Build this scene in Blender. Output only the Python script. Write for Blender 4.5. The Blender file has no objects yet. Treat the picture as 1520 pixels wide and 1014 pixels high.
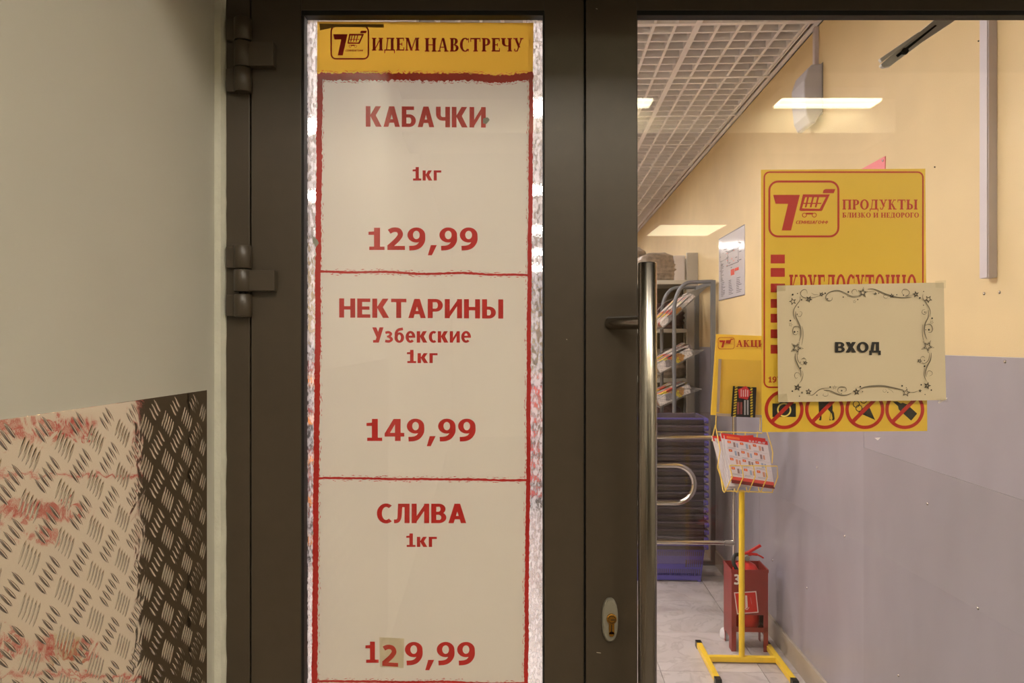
import bpy, bmesh, math, random
from mathutils import Vector, noise
random.seed(7)
# ------------------------------------------------------------------ camera, world, exposure
F, CX, CY, EYE = 1100.0, 760.0, 507.0, 1.5
S = bpy.context.scene
COL = S.collection
cam_d = bpy.data.cameras.new('camera'); cam_d.sensor_width = 36; cam_d.lens = 36 * F / 1520
cam_d.clip_start = 0.02; cam_d.clip_end = 100
cam = bpy.data.objects.new('camera', cam_d); COL.objects.link(cam)
cam.location = (0, 0, EYE); cam.rotation_euler = (math.pi / 2, 0, 0)
S.camera = cam
S.view_settings.view_transform = 'Standard'; S.view_settings.look = 'None'
S.view_settings.gamma = 1; S.view_settings.use_curve_mapping = False
S.view_settings.exposure = 0.0
W_ = bpy.data.worlds.new('world'); S.world = W_; W_.use_nodes = True
W_.node_tree.nodes['Background'].inputs[0].default_value = (0.8, 0.75, 0.68, 1)
W_.node_tree.nodes['Background'].inputs[1].default_value = 0.05
LAMP_IN, LAMP_OUT, LAMP_MIRRORED, LAMP_OUT_FAR = 30.0, 24.0, 17.0, 7.5        # lamp diffuser strengths
COL_IN, COL_OUT, COL_WARM = (1.0, 0.94, 0.90), (1.0, 0.92, 0.79), (1.0, 0.88, 0.58)

TH = math.atan(45 / 1100.0)                      # the shop corridor runs 2.3 degrees off the door's normal
CT, ST = math.cos(TH), math.sin(TH)
AW = 1.176                                       # right wall, shop frame
AL = -0.5692                                     # outside left wall, same frame
HC = 2.85
def at(px, py, Y): return Vector(((px - CX) / F * Y, Y, EYE - (py - CY) / F * Y))
def W(a, b, z=0): return Vector((a * CT + b * ST, -a * ST + b * CT, z))
def loc(px, Y):                                  # ray and depth -> shop frame
    X = (px - CX) / F * Y
    return X * CT - Y * ST, X * ST + Y * CT
def on_wall(px, py, a=AW):                       # ray -> point of a wall in the shop frame (b, z)
    Y = a / ((px - CX) / F * CT - ST)
    return loc(px, Y)[1], EYE - (py - CY) / F * Y

# ------------------------------------------------------------------ materials
def lin(c):
    return tuple((v / 255 / 12.92) if v / 255 <= 0.04045 else ((v / 255 + 0.055) / 1.055) ** 2.4 for v in c[:3]) + (1,)
MATS = {}
def mat(name, c, rough=0.5, metal=0.0, var=0.0, vs=8.0, bump=0.0, bs=60.0, emit=None, spec=0.5, trans=0.0, coords='Object', stretch=None):
    if name in MATS: return MATS[name]
    m = bpy.data.materials.new(name); m.use_nodes = True; MATS[name] = m
    nt = m.node_tree; N = nt.nodes; L = nt.links; p = N['Principled BSDF']
    p.inputs['Base Color'].default_value = lin(c); p.inputs['Roughness'].default_value = rough
    p.inputs['Metallic'].default_value = metal; p.inputs['Specular IOR Level'].default_value = spec
    if trans: p.inputs['Transmission Weight'].default_value = trans
    if emit:
        p.inputs['Emission Color'].default_value = tuple(emit[0]) + (1,); p.inputs['Emission Strength'].default_value = emit[1]
    if var or bump:
        tc = N.new('ShaderNodeTexCoord'); mp = N.new('ShaderNodeMapping')
        L.new(tc.outputs[coords], mp.inputs[0])
        if stretch: mp.inputs['Scale'].default_value = stretch
    if var:
        n = N.new('ShaderNodeTexNoise'); n.inputs['Scale'].default_value = vs; n.inputs['Detail'].default_value = 5
        L.new(mp.outputs[0], n.inputs['Vector'])
        mr = N.new('ShaderNodeMapRange'); mr.inputs[1].default_value = .3; mr.inputs[2].default_value = .7
        mr.inputs[3].default_value = 1 - var; mr.inputs[4].default_value = 1 + var
        L.new(n.outputs[0], mr.inputs[0])
        mx = N.new('ShaderNodeVectorMath'); mx.operation = 'SCALE'; mx.inputs[0].default_value = lin(c)[:3]
        L.new(mr.outputs[0], mx.inputs['Scale']); L.new(mx.outputs[0], p.inputs['Base Color'])
    if bump:
        n2 = N.new('ShaderNodeTexNoise'); n2.inputs['Scale'].default_value = bs; n2.inputs['Detail'].default_value = 3
        L.new(mp.outputs[0], n2.inputs['Vector'])
        b = N.new('ShaderNodeBump'); b.inputs['Strength'].default_value = bump; b.inputs['Distance'].default_value = 0.002
        L.new(n2.outputs[0], b.inputs['Height']); L.new(b.outputs[0], p.inputs['Normal'])
    return m

def glass_mat(name, tint=(1, 1, 1), f0=0.04, rough=0.0, amount=1.0):
    m = bpy.data.materials.new(name); m.use_nodes = True; nt = m.node_tree; N = nt.nodes; L = nt.links
    N.clear(); out = N.new('ShaderNodeOutputMaterial'); mix = N.new('ShaderNodeMixShader')
    tr = N.new('ShaderNodeBsdfTransparent'); tr.inputs[0].default_value = tuple(tint) + (1,)
    gl = N.new('ShaderNodeBsdfGlossy'); gl.inputs['Roughness'].default_value = rough
    lw = N.new('ShaderNodeLayerWeight'); lw.inputs[0].default_value = 0.5
    pw = N.new('ShaderNodeMath'); pw.operation = 'POWER'; pw.inputs[1].default_value = 5
    ma = N.new('ShaderNodeMath'); ma.operation = 'MULTIPLY_ADD'; ma.inputs[1].default_value = (1 - f0) * amount; ma.inputs[2].default_value = f0 * amount
    L.new(lw.outputs['Facing'], pw.inputs[0]); L.new(pw.outputs[0], ma.inputs[0]); L.new(ma.outputs[0], mix.inputs[0])
    L.new(tr.outputs[0], mix.inputs[1]); L.new(gl.outputs[0], mix.inputs[2]); L.new(mix.outputs[0], out.inputs[0])
    MATS[name] = m
    return m

M_frame = mat('brown_powder_coat', (70, 60, 48), .36, 0, .05, 30, .05, 700)
M_gasket = mat('black_rubber', (9, 8, 8), .6)
M_dark = mat('dark_recess', (8, 7, 7), .9)
M_wallL = mat('olive_cream_paint', (194, 190, 177), .5, 0, .03, 3, .12, 120)
M_caulk = mat('white_filler', (205, 202, 186), .7, 0, .05, 30, .6, 160)
M_cream = mat('cream_wall_paint', (222, 197, 150), .55, 0, .04, 5, .25, 260)
M_soffit = mat('dark_soffit', (62, 54, 45), .7)
M_outside = mat('outside_plaster', (206, 200, 186), .7, 0, .04, 4)
M_steel = mat('brushed_steel', (152, 146, 138), .22, 1, .06, 400, stretch=(1, 1, .004))
M_chrome = mat('chrome', (200, 195, 190), .12, 1)
M_brass = mat('brass', (190, 140, 60), .25, 1, .08, 200)
M_esc = mat('grey_cast_escutcheon', (150, 145, 130), .35, .3)
M_white = mat('white_plastic', (215, 212, 218), .45)
M_lilac = mat('pale_lilac_plastic', (205, 196, 205), .45)
M_grid = mat('white_ceiling_metal', (240, 236, 238), .45, 0, .03, 6)
M_slab = mat('plenum_grey', (130, 126, 124), .8)
M_red = mat('poster_red', (196, 34, 30), .5)
M_red2 = mat('sign_red', (184, 30, 18), .45)
M_ink = mat('black_ink', (26, 20, 14), .5)
M_inkgrey = mat('grey_ink', (112, 102, 84), .5)
M_inkmid = mat('dark_grey_ink', (70, 62, 48), .5)
M_paper = mat('poster_paper', (220, 211, 195), .55, 0, .02, 5, .12, 26)
M_sheet = mat('ruled_page_paper', (200, 183, 152), .6, 0, .02, 4, .1, 14)
M_yhead = mat('poster_yellow', (204, 154, 44), .5, 0, .05, 6)
M_yellow = mat('sign_yellow', (216, 178, 56), .4, 0, .06, 4)
M_paly = mat('sign_pale_yellow', (238, 214, 110), .45)
M_yboard = mat('yellow_board', (252, 210, 70), .5)
M_ypaint = mat('yellow_enamel', (240, 200, 52), .35, 0, .05, 14, .15, 90)
M_wire = mat('yellow_wire', (244, 208, 96), .35)
M_extr = mat('red_enamel', (200, 38, 34), .3, 0, .05, 8)
M_boxr = mat('red_painted_sheet_steel', (136, 46, 42), .42, 0, .1, 9, .2, 80)
M_blue = mat('blue_basket_plastic', (92, 84, 172), .45, 0, .06, 12)
M_navy = mat('dark_basket_plastic', (88, 78, 92), .45, 0, .1, 20)
M_handle = mat('basket_handle_plastic', (58, 48, 50), .5)
M_rack = mat('grey_rack_paint', (120, 120, 124), .4, .2)
M_rackwire = mat('rack_wire', (150, 146, 140), .35, .5)
M_shelf = mat('shelf_beige', (206, 200, 186), .5)
M_bag = mat('clear_packed_bags', (150, 134, 118), .3, 0, .35, 30, .8, 60)
M_darkbag = mat('dark_packed_goods', (86, 60, 58), .35, 0, .6, 40, .8, 60)
M_pink = mat('pink_poster', (236, 130, 140), .5)
M_black = mat('black_plastic', (20, 20, 20), .4)
M_tape = glass_mat('clear_tape', (.93, .93, .9), .08, .2)
M_glass = glass_mat('door_glass', (.985, .985, .975), .045, 0.0)
M_panelglass = glass_mat('smoked_panel', (.93, .90, .87), .05, .05)
def lampmat(name, col, s): return mat(name, (240, 240, 235), .4, emit=(col, s))
M_lin = lampmat('shop_lamp_diffuser', COL_IN, LAMP_IN)
M_lout = lampmat('added_hall_lamp_diffuser', COL_OUT, LAMP_OUT)
M_lfar = lampmat('hall_far_lamp_diffuser', COL_WARM, LAMP_OUT_FAR)
M_lmir = lampmat('hall_mirrored_lamp_diffuser', COL_WARM, LAMP_MIRRORED)

def m_treadplate():
    m = mat('tread_plate_aluminium', (236, 226, 213), .055, 1)
    nt = m.node_tree; N = nt.nodes; L = nt.links; p = N['Principled BSDF']
    tc = N.new('ShaderNodeTexCoord')
    n = N.new('ShaderNodeTexNoise'); n.inputs['Scale'].default_value = 24; n.inputs['Detail'].default_value = 1.5; n.inputs['Distortion'].default_value = 1.0
    n2 = N.new('ShaderNodeTexNoise'); n2.inputs['Scale'].default_value = 500; n2.inputs['Detail'].default_value = 2
    b = N.new('ShaderNodeBump'); b.inputs['Strength'].default_value = .32; b.inputs['Distance'].default_value = .0018
    b2 = N.new('ShaderNodeBump'); b2.inputs['Strength'].default_value = .05; b2.inputs['Distance'].default_value = .0003
    L.new(tc.outputs['Object'], n.inputs['Vector']); L.new(tc.outputs['Object'], n2.inputs['Vector'])
    L.new(n.outputs[0], b.inputs['Height']); L.new(n2.outputs[0], b2.inputs['Height'])
    L.new(b.outputs[0], b2.inputs['Normal']); L.new(b2.outputs[0], p.inputs['Normal'])
    return m
M_tread = m_treadplate()

def m_panel():
    m = mat('grey_glossy_wall_panel', (142, 135, 146), .3, 0)
    nt = m.node_tree; N = nt.nodes; L = nt.links; p = N['Principled BSDF']
    tc = N.new('ShaderNodeTexCoord')
    mp = N.new('ShaderNodeMapping'); mp.inputs['Scale'].default_value = (1, 1.6, .6)
    L.new(tc.outputs['Object'], mp.inputs[0])
    n = N.new('ShaderNodeTexNoise'); n.inputs['Scale'].default_value = 2.2; n.inputs['Detail'].default_value = 8; n.inputs['Roughness'].default_value = .6
    L.new(mp.outputs[0], n.inputs['Vector'])
    cr = N.new('ShaderNodeValToRGB'); cr.color_ramp.elements[0].position = .3; cr.color_ramp.elements[1].position = .72
    cr.color_ramp.elements[0].color = lin((148, 142, 150)); cr.color_ramp.elements[1].color = lin((164, 158, 168))
    L.new(n.outputs[0], cr.inputs[0])
    # fine scuffs
    n3 = N.new('ShaderNodeTexNoise'); n3.inputs['Scale'].default_value = 30; n3.inputs['Detail'].default_value = 10; n3.inputs['Roughness'].default_value = .75
    cr3 = N.new('ShaderNodeValToRGB'); cr3.color_ramp.elements[0].position = .64; cr3.color_ramp.elements[1].position = .74
    L.new(tc.outputs['Object'], n3.inputs['Vector']); L.new(n3.outputs[0], cr3.inputs[0])
    mx = N.new('ShaderNodeMixRGB'); mx.inputs[2].default_value = lin((178, 172, 178))
    mu = N.new('ShaderNodeMath'); mu.operation = 'MULTIPLY'; mu.inputs[1].default_value = .35
    L.new(cr3.outputs[0], mu.inputs[0]); L.new(mu.outputs[0], mx.inputs[0]); L.new(cr.outputs[0], mx.inputs[1])
    L.new(mx.outputs[0], p.inputs['Base Color'])
    b = N.new('ShaderNodeBump'); b.inputs['Strength'].default_value = .25; b.inputs['Distance'].default_value = .004
    L.new(n.outputs[0], b.inputs['Height']); L.new(b.outputs[0], p.inputs['Normal'])
    return m
M_panel = m_panel()

def m_tile():
    m = mat('veined_floor_tile', (190, 180, 178), .28)
    nt = m.node_tree; N = nt.nodes; L = nt.links; p = N['Principled BSDF']
    tc = N.new('ShaderNodeTexCoord'); oi = N.new('ShaderNodeObjectInfo')
    ad = N.new('ShaderNodeVectorMath'); ad.operation = 'ADD'
    sc = N.new('ShaderNodeMath'); sc.operation = 'MULTIPLY'; sc.inputs[1].default_value = 37
    L.new(oi.outputs['Random'], sc.inputs[0]); L.new(tc.outputs['Object'], ad.inputs[0]); L.new(sc.outputs[0], ad.inputs[1])
    n = N.new('ShaderNodeTexNoise'); n.inputs['Scale'].default_value = 4; n.inputs['Detail'].default_value = 6; n.inputs['Distortion'].default_value = 1.6
    L.new(ad.outputs[0], n.inputs['Vector'])
    cr = N.new('ShaderNodeValToRGB'); e = cr.color_ramp.elements
    e[0].position = .3; e[0].color = lin((176, 166, 164)); e[1].position = .75; e[1].color = lin((204, 194, 194))
    x = e.new(.5); x.color = lin((196, 186, 185)); x = e.new(.53); x.color = lin((178, 168, 166)); x = e.new(.56); x.color = lin((198, 189, 188))
    L.new(n.outputs[0], cr.inputs[0]); L.new(cr.outputs[0], p.inputs['Base Color'])
    return m
M_tile = m_tile()

def m_print(name, base, cols, sx, sy, thr=.5):
    """a printed page: rows of small coloured blocks on paper"""
    m = mat(name, base, .45); nt = m.node_tree; N = nt.nodes; L = nt.links; p = N['Principled BSDF']
    tc = N.new('ShaderNodeTexCoord'); mp = N.new('ShaderNodeMapping'); mp.inputs['Scale'].default_value = (sx, sx, sy)
    L.new(tc.outputs['Object'], mp.inputs[0])
    v = N.new('ShaderNodeTexVoronoi'); v.distance = 'CHEBYCHEV'; v.inputs['Scale'].default_value = 1; v.inputs['Randomness'].default_value = .7
    L.new(mp.outputs[0], v.inputs['Vector'])
    sp = N.new('ShaderNodeSeparateColor'); L.new(v.outputs['Color'], sp.inputs[0])
    cr = N.new('ShaderNodeValToRGB'); cr.color_ramp.interpolation = 'CONSTANT'; e = cr.color_ramp.elements
    e[0].position = 0; e[0].color = lin(base); e[1].position = thr; e[1].color = lin(cols[0])
    for i, c in enumerate(cols[1:], 1):
        x = e.new(thr + (1 - thr) * i / len(cols)); x.color = lin(c)
    L.new(sp.outputs[0], cr.inputs[0])
    w = N.new('ShaderNodeTexNoise'); w.inputs['Scale'].default_value = 90; w.inputs['Detail'].default_value = 2
    L.new(tc.outputs['Object'], w.inputs['Vector'])
    cr2 = N.new('ShaderNodeValToRGB'); cr2.color_ramp.elements[0].position = .35; cr2.color_ramp.elements[1].position = .6
    cr2.color_ramp.elements[0].color = (.45, .45, .45, 1)
    mx = N.new('ShaderNodeMixRGB'); mx.blend_type = 'MULTIPLY'; mx.inputs[0].default_value = .7
    L.new(w.outputs[0], cr2.inputs[0]); L.new(cr.outputs[0], mx.inputs[1]); L.new(cr2.outputs[0], mx.inputs[2])
    L.new(mx.outputs[0], p.inputs['Base Color'])
    return m
M_news = m_print('newspaper_print', (226, 216, 208), [(200, 150, 90), (190, 190, 190), (236, 226, 220), (150, 140, 140), (210, 80, 60), (240, 220, 90)], 22, 22, .35)
M_pages = mat('booklet_page_edges', (205, 196, 196), .4, 0, .25, 220, stretch=(1, 1, .05))
M_goods = m_print('shelf_goods', (34, 30, 32), [(40, 36, 36), (220, 50, 44), (50, 44, 46), (226, 220, 214)], 16, 16, .4)

def m_film():
    """crumpled clear film along the edges of the pane, in front of the bright shop"""
    m = bpy.data.materials.new('crumpled_clear_film'); m.use_nodes = True; nt = m.node_tree; N = nt.nodes; L = nt.links; N.clear()
    out = N.new('ShaderNodeOutputMaterial'); mix = N.new('ShaderNodeMixShader'); mix2 = N.new('ShaderNodeMixShader')
    rf = N.new('ShaderNodeBsdfRefraction'); rf.inputs['Roughness'].default_value = .05; rf.inputs['IOR'].default_value = 1.08
    tl = N.new('ShaderNodeBsdfTranslucent'); tl.inputs[0].default_value = (.98, .94, 1, 1)
    gl = N.new('ShaderNodeBsdfGlossy'); gl.inputs['Roughness'].default_value = .2
    tc = N.new('ShaderNodeTexCoord'); mp = N.new('ShaderNodeMapping'); mp.inputs['Scale'].default_value = (1, 1, .4); L.new(tc.outputs['Object'], mp.inputs[0])
    n = N.new('ShaderNodeTexNoise'); n.inputs['Scale'].default_value = 500; n.inputs['Detail'].default_value = 4; L.new(mp.outputs[0], n.inputs['Vector'])
    b = N.new('ShaderNodeBump'); b.inputs['Strength'].default_value = .6; b.inputs['Distance'].default_value = .001
    L.new(n.outputs[0], b.inputs['Height'])
    for s in (rf, gl): L.new(b.outputs[0], s.inputs['Normal'])
    n2 = N.new('ShaderNodeTexNoise'); n2.inputs['Scale'].default_value = 260; n2.inputs['Detail'].default_value = 6; L.new(mp.outputs[0], n2.inputs['Vector'])
    mr = N.new('ShaderNodeMapRange'); mr.inputs[1].default_value = .4; mr.inputs[2].default_value = .6; mr.inputs[3].default_value = .12; mr.inputs[4].default_value = .55
    L.new(n2.outputs[0], mr.inputs[0]); L.new(mr.outputs[0], mix.inputs[0])
    L.new(rf.outputs[0], mix.inputs[1]); L.new(tl.outputs[0], mix.inputs[2])
    mix2.inputs[0].default_value = .06; L.new(mix.outputs[0], mix2.inputs[1]); L.new(gl.outputs[0], mix2.inputs[2]); L.new(mix2.outputs[0], out.inputs[0])
    return m
M_film = m_film()
def thin(m, amount, tint):
    """turn an opaque print stock into thin stock that passes some of the shop's light"""
    nt = m.node_tree; N = nt.nodes; L = nt.links; out = [n for n in N if n.type == 'OUTPUT_MATERIAL'][0]
    t = N.new('ShaderNodeBsdfTranslucent'); t.inputs[0].default_value = lin(tint); mx = N.new('ShaderNodeMixShader'); mx.inputs[0].default_value = amount
    L.new(N['Principled BSDF'].outputs[0], mx.inputs[1]); L.new(t.outputs[0], mx.inputs[2]); L.new(mx.outputs[0], out.inputs[0])
thin(M_paper, .16, (235, 226, 226)); thin(M_yhead, .28, (236, 186, 70)); thin(M_yellow, .2, (244, 206, 70))

# ------------------------------------------------------------------ object helpers
def link(o, parent=None):
    COL.objects.link(o)
    if parent: o.parent = parent
    return o
def setp(o, label=None, cat=None, group=None, kind=None):
    if label: o['label'] = label
    if cat: o['category'] = cat
    if group: o['group'] = group
    if kind: o['kind'] = kind
    return o
def thing(name, label, cat, at_=(0, 0, 0), rz=0, group=None, kind=None):
    o = bpy.data.objects.new(name, None); o.empty_display_size = .05
    o.location = at_; o.rotation_euler = (0, 0, rz); link(o)
    return setp(o, label, cat, group, kind)
class MB:
    def __init__(s): s.v = []; s.f = []; s.sm = []
    def add(s, vs, fs, smooth=False):
        k = len(s.v); s.v += [tuple(v) for v in vs]; s.f += [tuple(k + i for i in f) for f in fs]; s.sm += [smooth] * len(fs); return s
    def box(s, x0, x1, y0, y1, z0, z1):
        return s.add([(x0, y0, z0), (x1, y0, z0), (x1, y1, z0), (x0, y1, z0), (x0, y0, z1), (x1, y0, z1), (x1, y1, z1), (x0, y1, z1)],
                     [(0, 3, 2, 1), (4, 5, 6, 7), (0, 1, 5, 4), (1, 2, 6, 5), (2, 3, 7, 6), (3, 0, 4, 7)])
    def hexa(s, b, t):        # bottom quad, top quad
        return s.add(list(b) + list(t), [(0, 3, 2, 1), (4, 5, 6, 7), (0, 1, 5, 4), (1, 2, 6, 5), (2, 3, 7, 6), (3, 0, 4, 7)])
    def tube(s, pts, r, n=12, caps=True):
        pts = [Vector(p) for p in pts]; rs = r if isinstance(r, (list, tuple)) else [r] * len(pts)
        rings = []; prev = None
        for i, p in enumerate(pts):
            t = (pts[min(i + 1, len(pts) - 1)] - pts[max(i - 1, 0)]).normalized()
            if prev is None:
                u = t.cross(Vector((0, 0, 1)));
                if u.length < .1: u = t.cross(Vector((1, 0, 0)))
                u.normalize()
            else: u = (prev - t * prev.dot(t)).normalized()
            w = t.cross(u); prev = u
            rings.append([p + (u * math.cos(2 * math.pi * k / n) + w * math.sin(2 * math.pi * k / n)) * rs[i] for k in range(n)])
        vs = [v for rg in rings for v in rg]
        fs = [(i * n + k, i * n + (k + 1) % n, (i + 1) * n + (k + 1) % n, (i + 1) * n + k) for i in range(len(pts) - 1) for k in range(n)]
        s.add(vs, fs, True)
        if caps: s.add(rings[0], [tuple(range(n))]); s.add(rings[-1], [tuple(reversed(range(n)))])
        return s
    def lathe(s, prof, c=(0, 0, 0), n=24):     # profile [(r, z)]
        vs = [(c[0] + r * math.cos(2 * math.pi * k / n), c[1] + r * math.sin(2 * math.pi * k / n), c[2] + z) for r, z in prof for k in range(n)]
        fs = [(i * n + k, i * n + (k + 1) % n, (i + 1) * n + (k + 1) % n, (i + 1) * n + k) for i in range(len(prof) - 1) for k in range(n)]
        return s.add(vs, fs, True)
    def prism(s, poly, d):                      # polygon of 3-D points pushed along d
        d = Vector(d); n = len(poly); A = [Vector(p) for p in poly]; B = [p + d for p in A]
        return s.add(A + B, [tuple(range(n)), tuple(reversed(range(n, 2 * n)))] + [(i, (i + 1) % n, n + (i + 1) % n, n + i) for i in range(n)])
    def build(s, name, m, parent=None, bevel=0, world=False, seg=2, label=None, kind=None, origin=None):
        off = Vector((0, 0, 0))
        if world and parent:
            q = parent
            while q: off += q.location; q = q.parent
        if origin: off = Vector(origin)
        me = bpy.data.meshes.new(name); me.from_pydata([tuple(Vector(v) - off) for v in s.v], [], s.f)
        me.polygons.foreach_set('use_smooth', s.sm); me.materials.append(m); me.update()
        bm = bmesh.new(); bm.from_mesh(me); bmesh.ops.recalc_face_normals(bm, faces=bm.faces); bm.to_mesh(me); bm.free()
        o = bpy.data.objects.new(name, me); link(o, parent)
        if origin: o.location = origin
        if bevel:
            b = o.modifiers.new('bevel', 'BEVEL'); b.width = bevel; b.segments = seg; b.limit_method = 'ANGLE'; b.angle_limit = math.radians(50)
        return setp(o, label=label, kind=kind)
def children(o): return [c for c in bpy.data.objects if c.parent == o]
def copy_tree(o, parent=None):
    c = o.copy(); COL.objects.link(c)
    if parent: c.parent = parent
    for ch in children(o): copy_tree(ch, c)
    return c
def smooth_pts(pts, k=8):
    P = [Vector(p) for p in pts]; out = []
    for i in range(len(P) - 1):
        a, b, c, d = P[max(i - 1, 0)], P[i], P[i + 1], P[min(i + 2, len(P) - 1)]
        for j in range(k):
            t = j / k
            out.append(.5 * ((2 * b) + (c - a) * t + (2 * a - 5 * b + 4 * c - d) * t * t + (3 * b - a - 3 * c + d) * t ** 3))
    out.append(P[-1]); return out

# ------------------------------------------------------------------ print: flat shapes in the plane of a sheet, given in photo pixels at the sheet's depth
class Ink:
    def __init__(s, Y): s.Y = Y; s.v = []; s.f = []
    def poly(s, pts, z=0):
        z += (len(s.f) % 11) * 1.4e-5      # no two overlapping pieces share a plane
        k = len(s.v); s.v += [at(p[0], p[1], s.Y - z) for p in pts]; s.f.append(tuple(range(k, k + len(pts)))); return s
    def rect(s, x0, y0, x1, y1): return s.poly([(x0, y0), (x1, y0), (x1, y1), (x0, y1)])
    def stroke(s, pts, w, k=6, closed=False, taper=True):
        P = smooth_pts([(p[0], p[1], 0) for p in pts], k) if k > 1 else [Vector((p[0], p[1], 0)) for p in pts]
        n = len(P); L = []; R = []
        for i, p in enumerate(P):
            t = P[(i + 1) % n if closed else min(i + 1, n - 1)] - P[i - 1 if (closed or i) else 0]
            t.normalize() if t.length else None
            nn = Vector((-t.y, t.x, 0)); f = (.35 + .65 * math.sin(math.pi * i / (n - 1))) if taper else 1
            L.append(p + nn * w * f / 2); R.append(p - nn * w * f / 2)
        for i in range(n if closed else n - 1):
            j = (i + 1) % n
            s.poly([L[i], L[j], R[j], R[i]])
        return s
    def ring(s, cx, cy, r, w, n=40, ry=None):
        ry = ry or r
        for i in range(n):
            a, b = 2 * math.pi * i / n, 2 * math.pi * (i + 1) / n
            s.poly([(cx + r * math.cos(a), cy + ry * math.sin(a)), (cx + r * math.cos(b), cy + ry * math.sin(b)),
                    (cx + (r - w) * math.cos(b), cy + (ry - w) * math.sin(b)), (cx + (r - w) * math.cos(a), cy + (ry - w) * math.sin(a))])
        return s
    def disc(s, cx, cy, r, n=14): return s.poly([(cx + r * math.cos(2 * math.pi * i / n), cy + r * math.sin(2 * math.pi * i / n)) for i in range(n)])
    def rrect(s, x0, y0, x1, y1, r, w, skip=None):
        pts = []
        for (cx, cy, a0) in ((x1 - r, y0 + r, -90), (x1 - r, y1 - r, 0), (x0 + r, y1 - r, 90), (x0 + r, y0 + r, 180)):
            for i in range(9):
                a = math.radians(a0 + i * 90 / 8); pts.append((cx + r * math.cos(a), cy + r * math.sin(a)))
        return s.stroke(pts, w, 1, True, False)
    def star(s, cx, cy, r, w=None, rot=0, inner=.42):
        out = [(cx + (r if i % 2 == 0 else r * inner) * math.sin(rot + i * math.pi / 5), cy - (r if i % 2 == 0 else r * inner) * math.cos(rot + i * math.pi / 5)) for i in range(10)]
        if w is None:
            for i in range(10): s.poly([(cx, cy), out[i], out[(i + 1) % 10]])
        else:
            f = max(.1, 1 - 2.2 * w / r); inn = [(cx + (x - cx) * f, cy + (y - cy) * f) for x, y in out]
            for i in range(10): j = (i + 1) % 10; s.poly([out[i], out[j], inn[j], inn[i]])
        return s
    def rough(s, x0, y0, x1, y1, w, amp, step=3.0, seed=0, rough2=.5):
        """hand-brushed line: ragged on both sides, with loose flecks"""
        d = Vector((x1 - x0, y1 - y0)); L = d.length; t = d / L; nn = Vector((-t.y, t.x)); n = max(3, int(L / step))
        A = []; B = []
        for i in range(n + 1):
            q = Vector((x0, y0)) + t * (L * i / n)
            wob = noise.noise(Vector((i * step / 60, seed * 7.1, 0))) * amp
            A.append(q + nn * (wob + w / 2 + rough2 * w * (.5 * random.random() + .5 * noise.noise(Vector((i * .35, seed, 3))))))
            B.append(q + nn * (wob - w / 2 - rough2 * w * (.5 * random.random() + .5 * noise.noise(Vector((i * .35, seed, 9))))))
        for i in range(n): s.poly([A[i], A[i + 1], B[i + 1], B[i]])
        return s, A, B
    def flecks(s, A, side, seed=1, dens=.5):
        r = random.Random(seed)
        for i in range(0, len(A) - 3):
            if r.random() < dens:
                q = A[i] + side * r.uniform(.8, 3.2); l = r.uniform(2, 7); t = (A[i + 2] - A[i]).normalized(); nn = Vector((-t.y, t.x)) * r.uniform(.25, .6)
                s.poly([q, q + t * l * .5 + nn, q + t * l, q + t * l * .5 - nn])
        return s
    def build(s, name, m, parent, **k):
        b = MB(); b.v = s.v; b.f = s.f; b.sm = [False] * len(s.f)
        return b.build(name, m, parent, world=True, **k)

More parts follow.
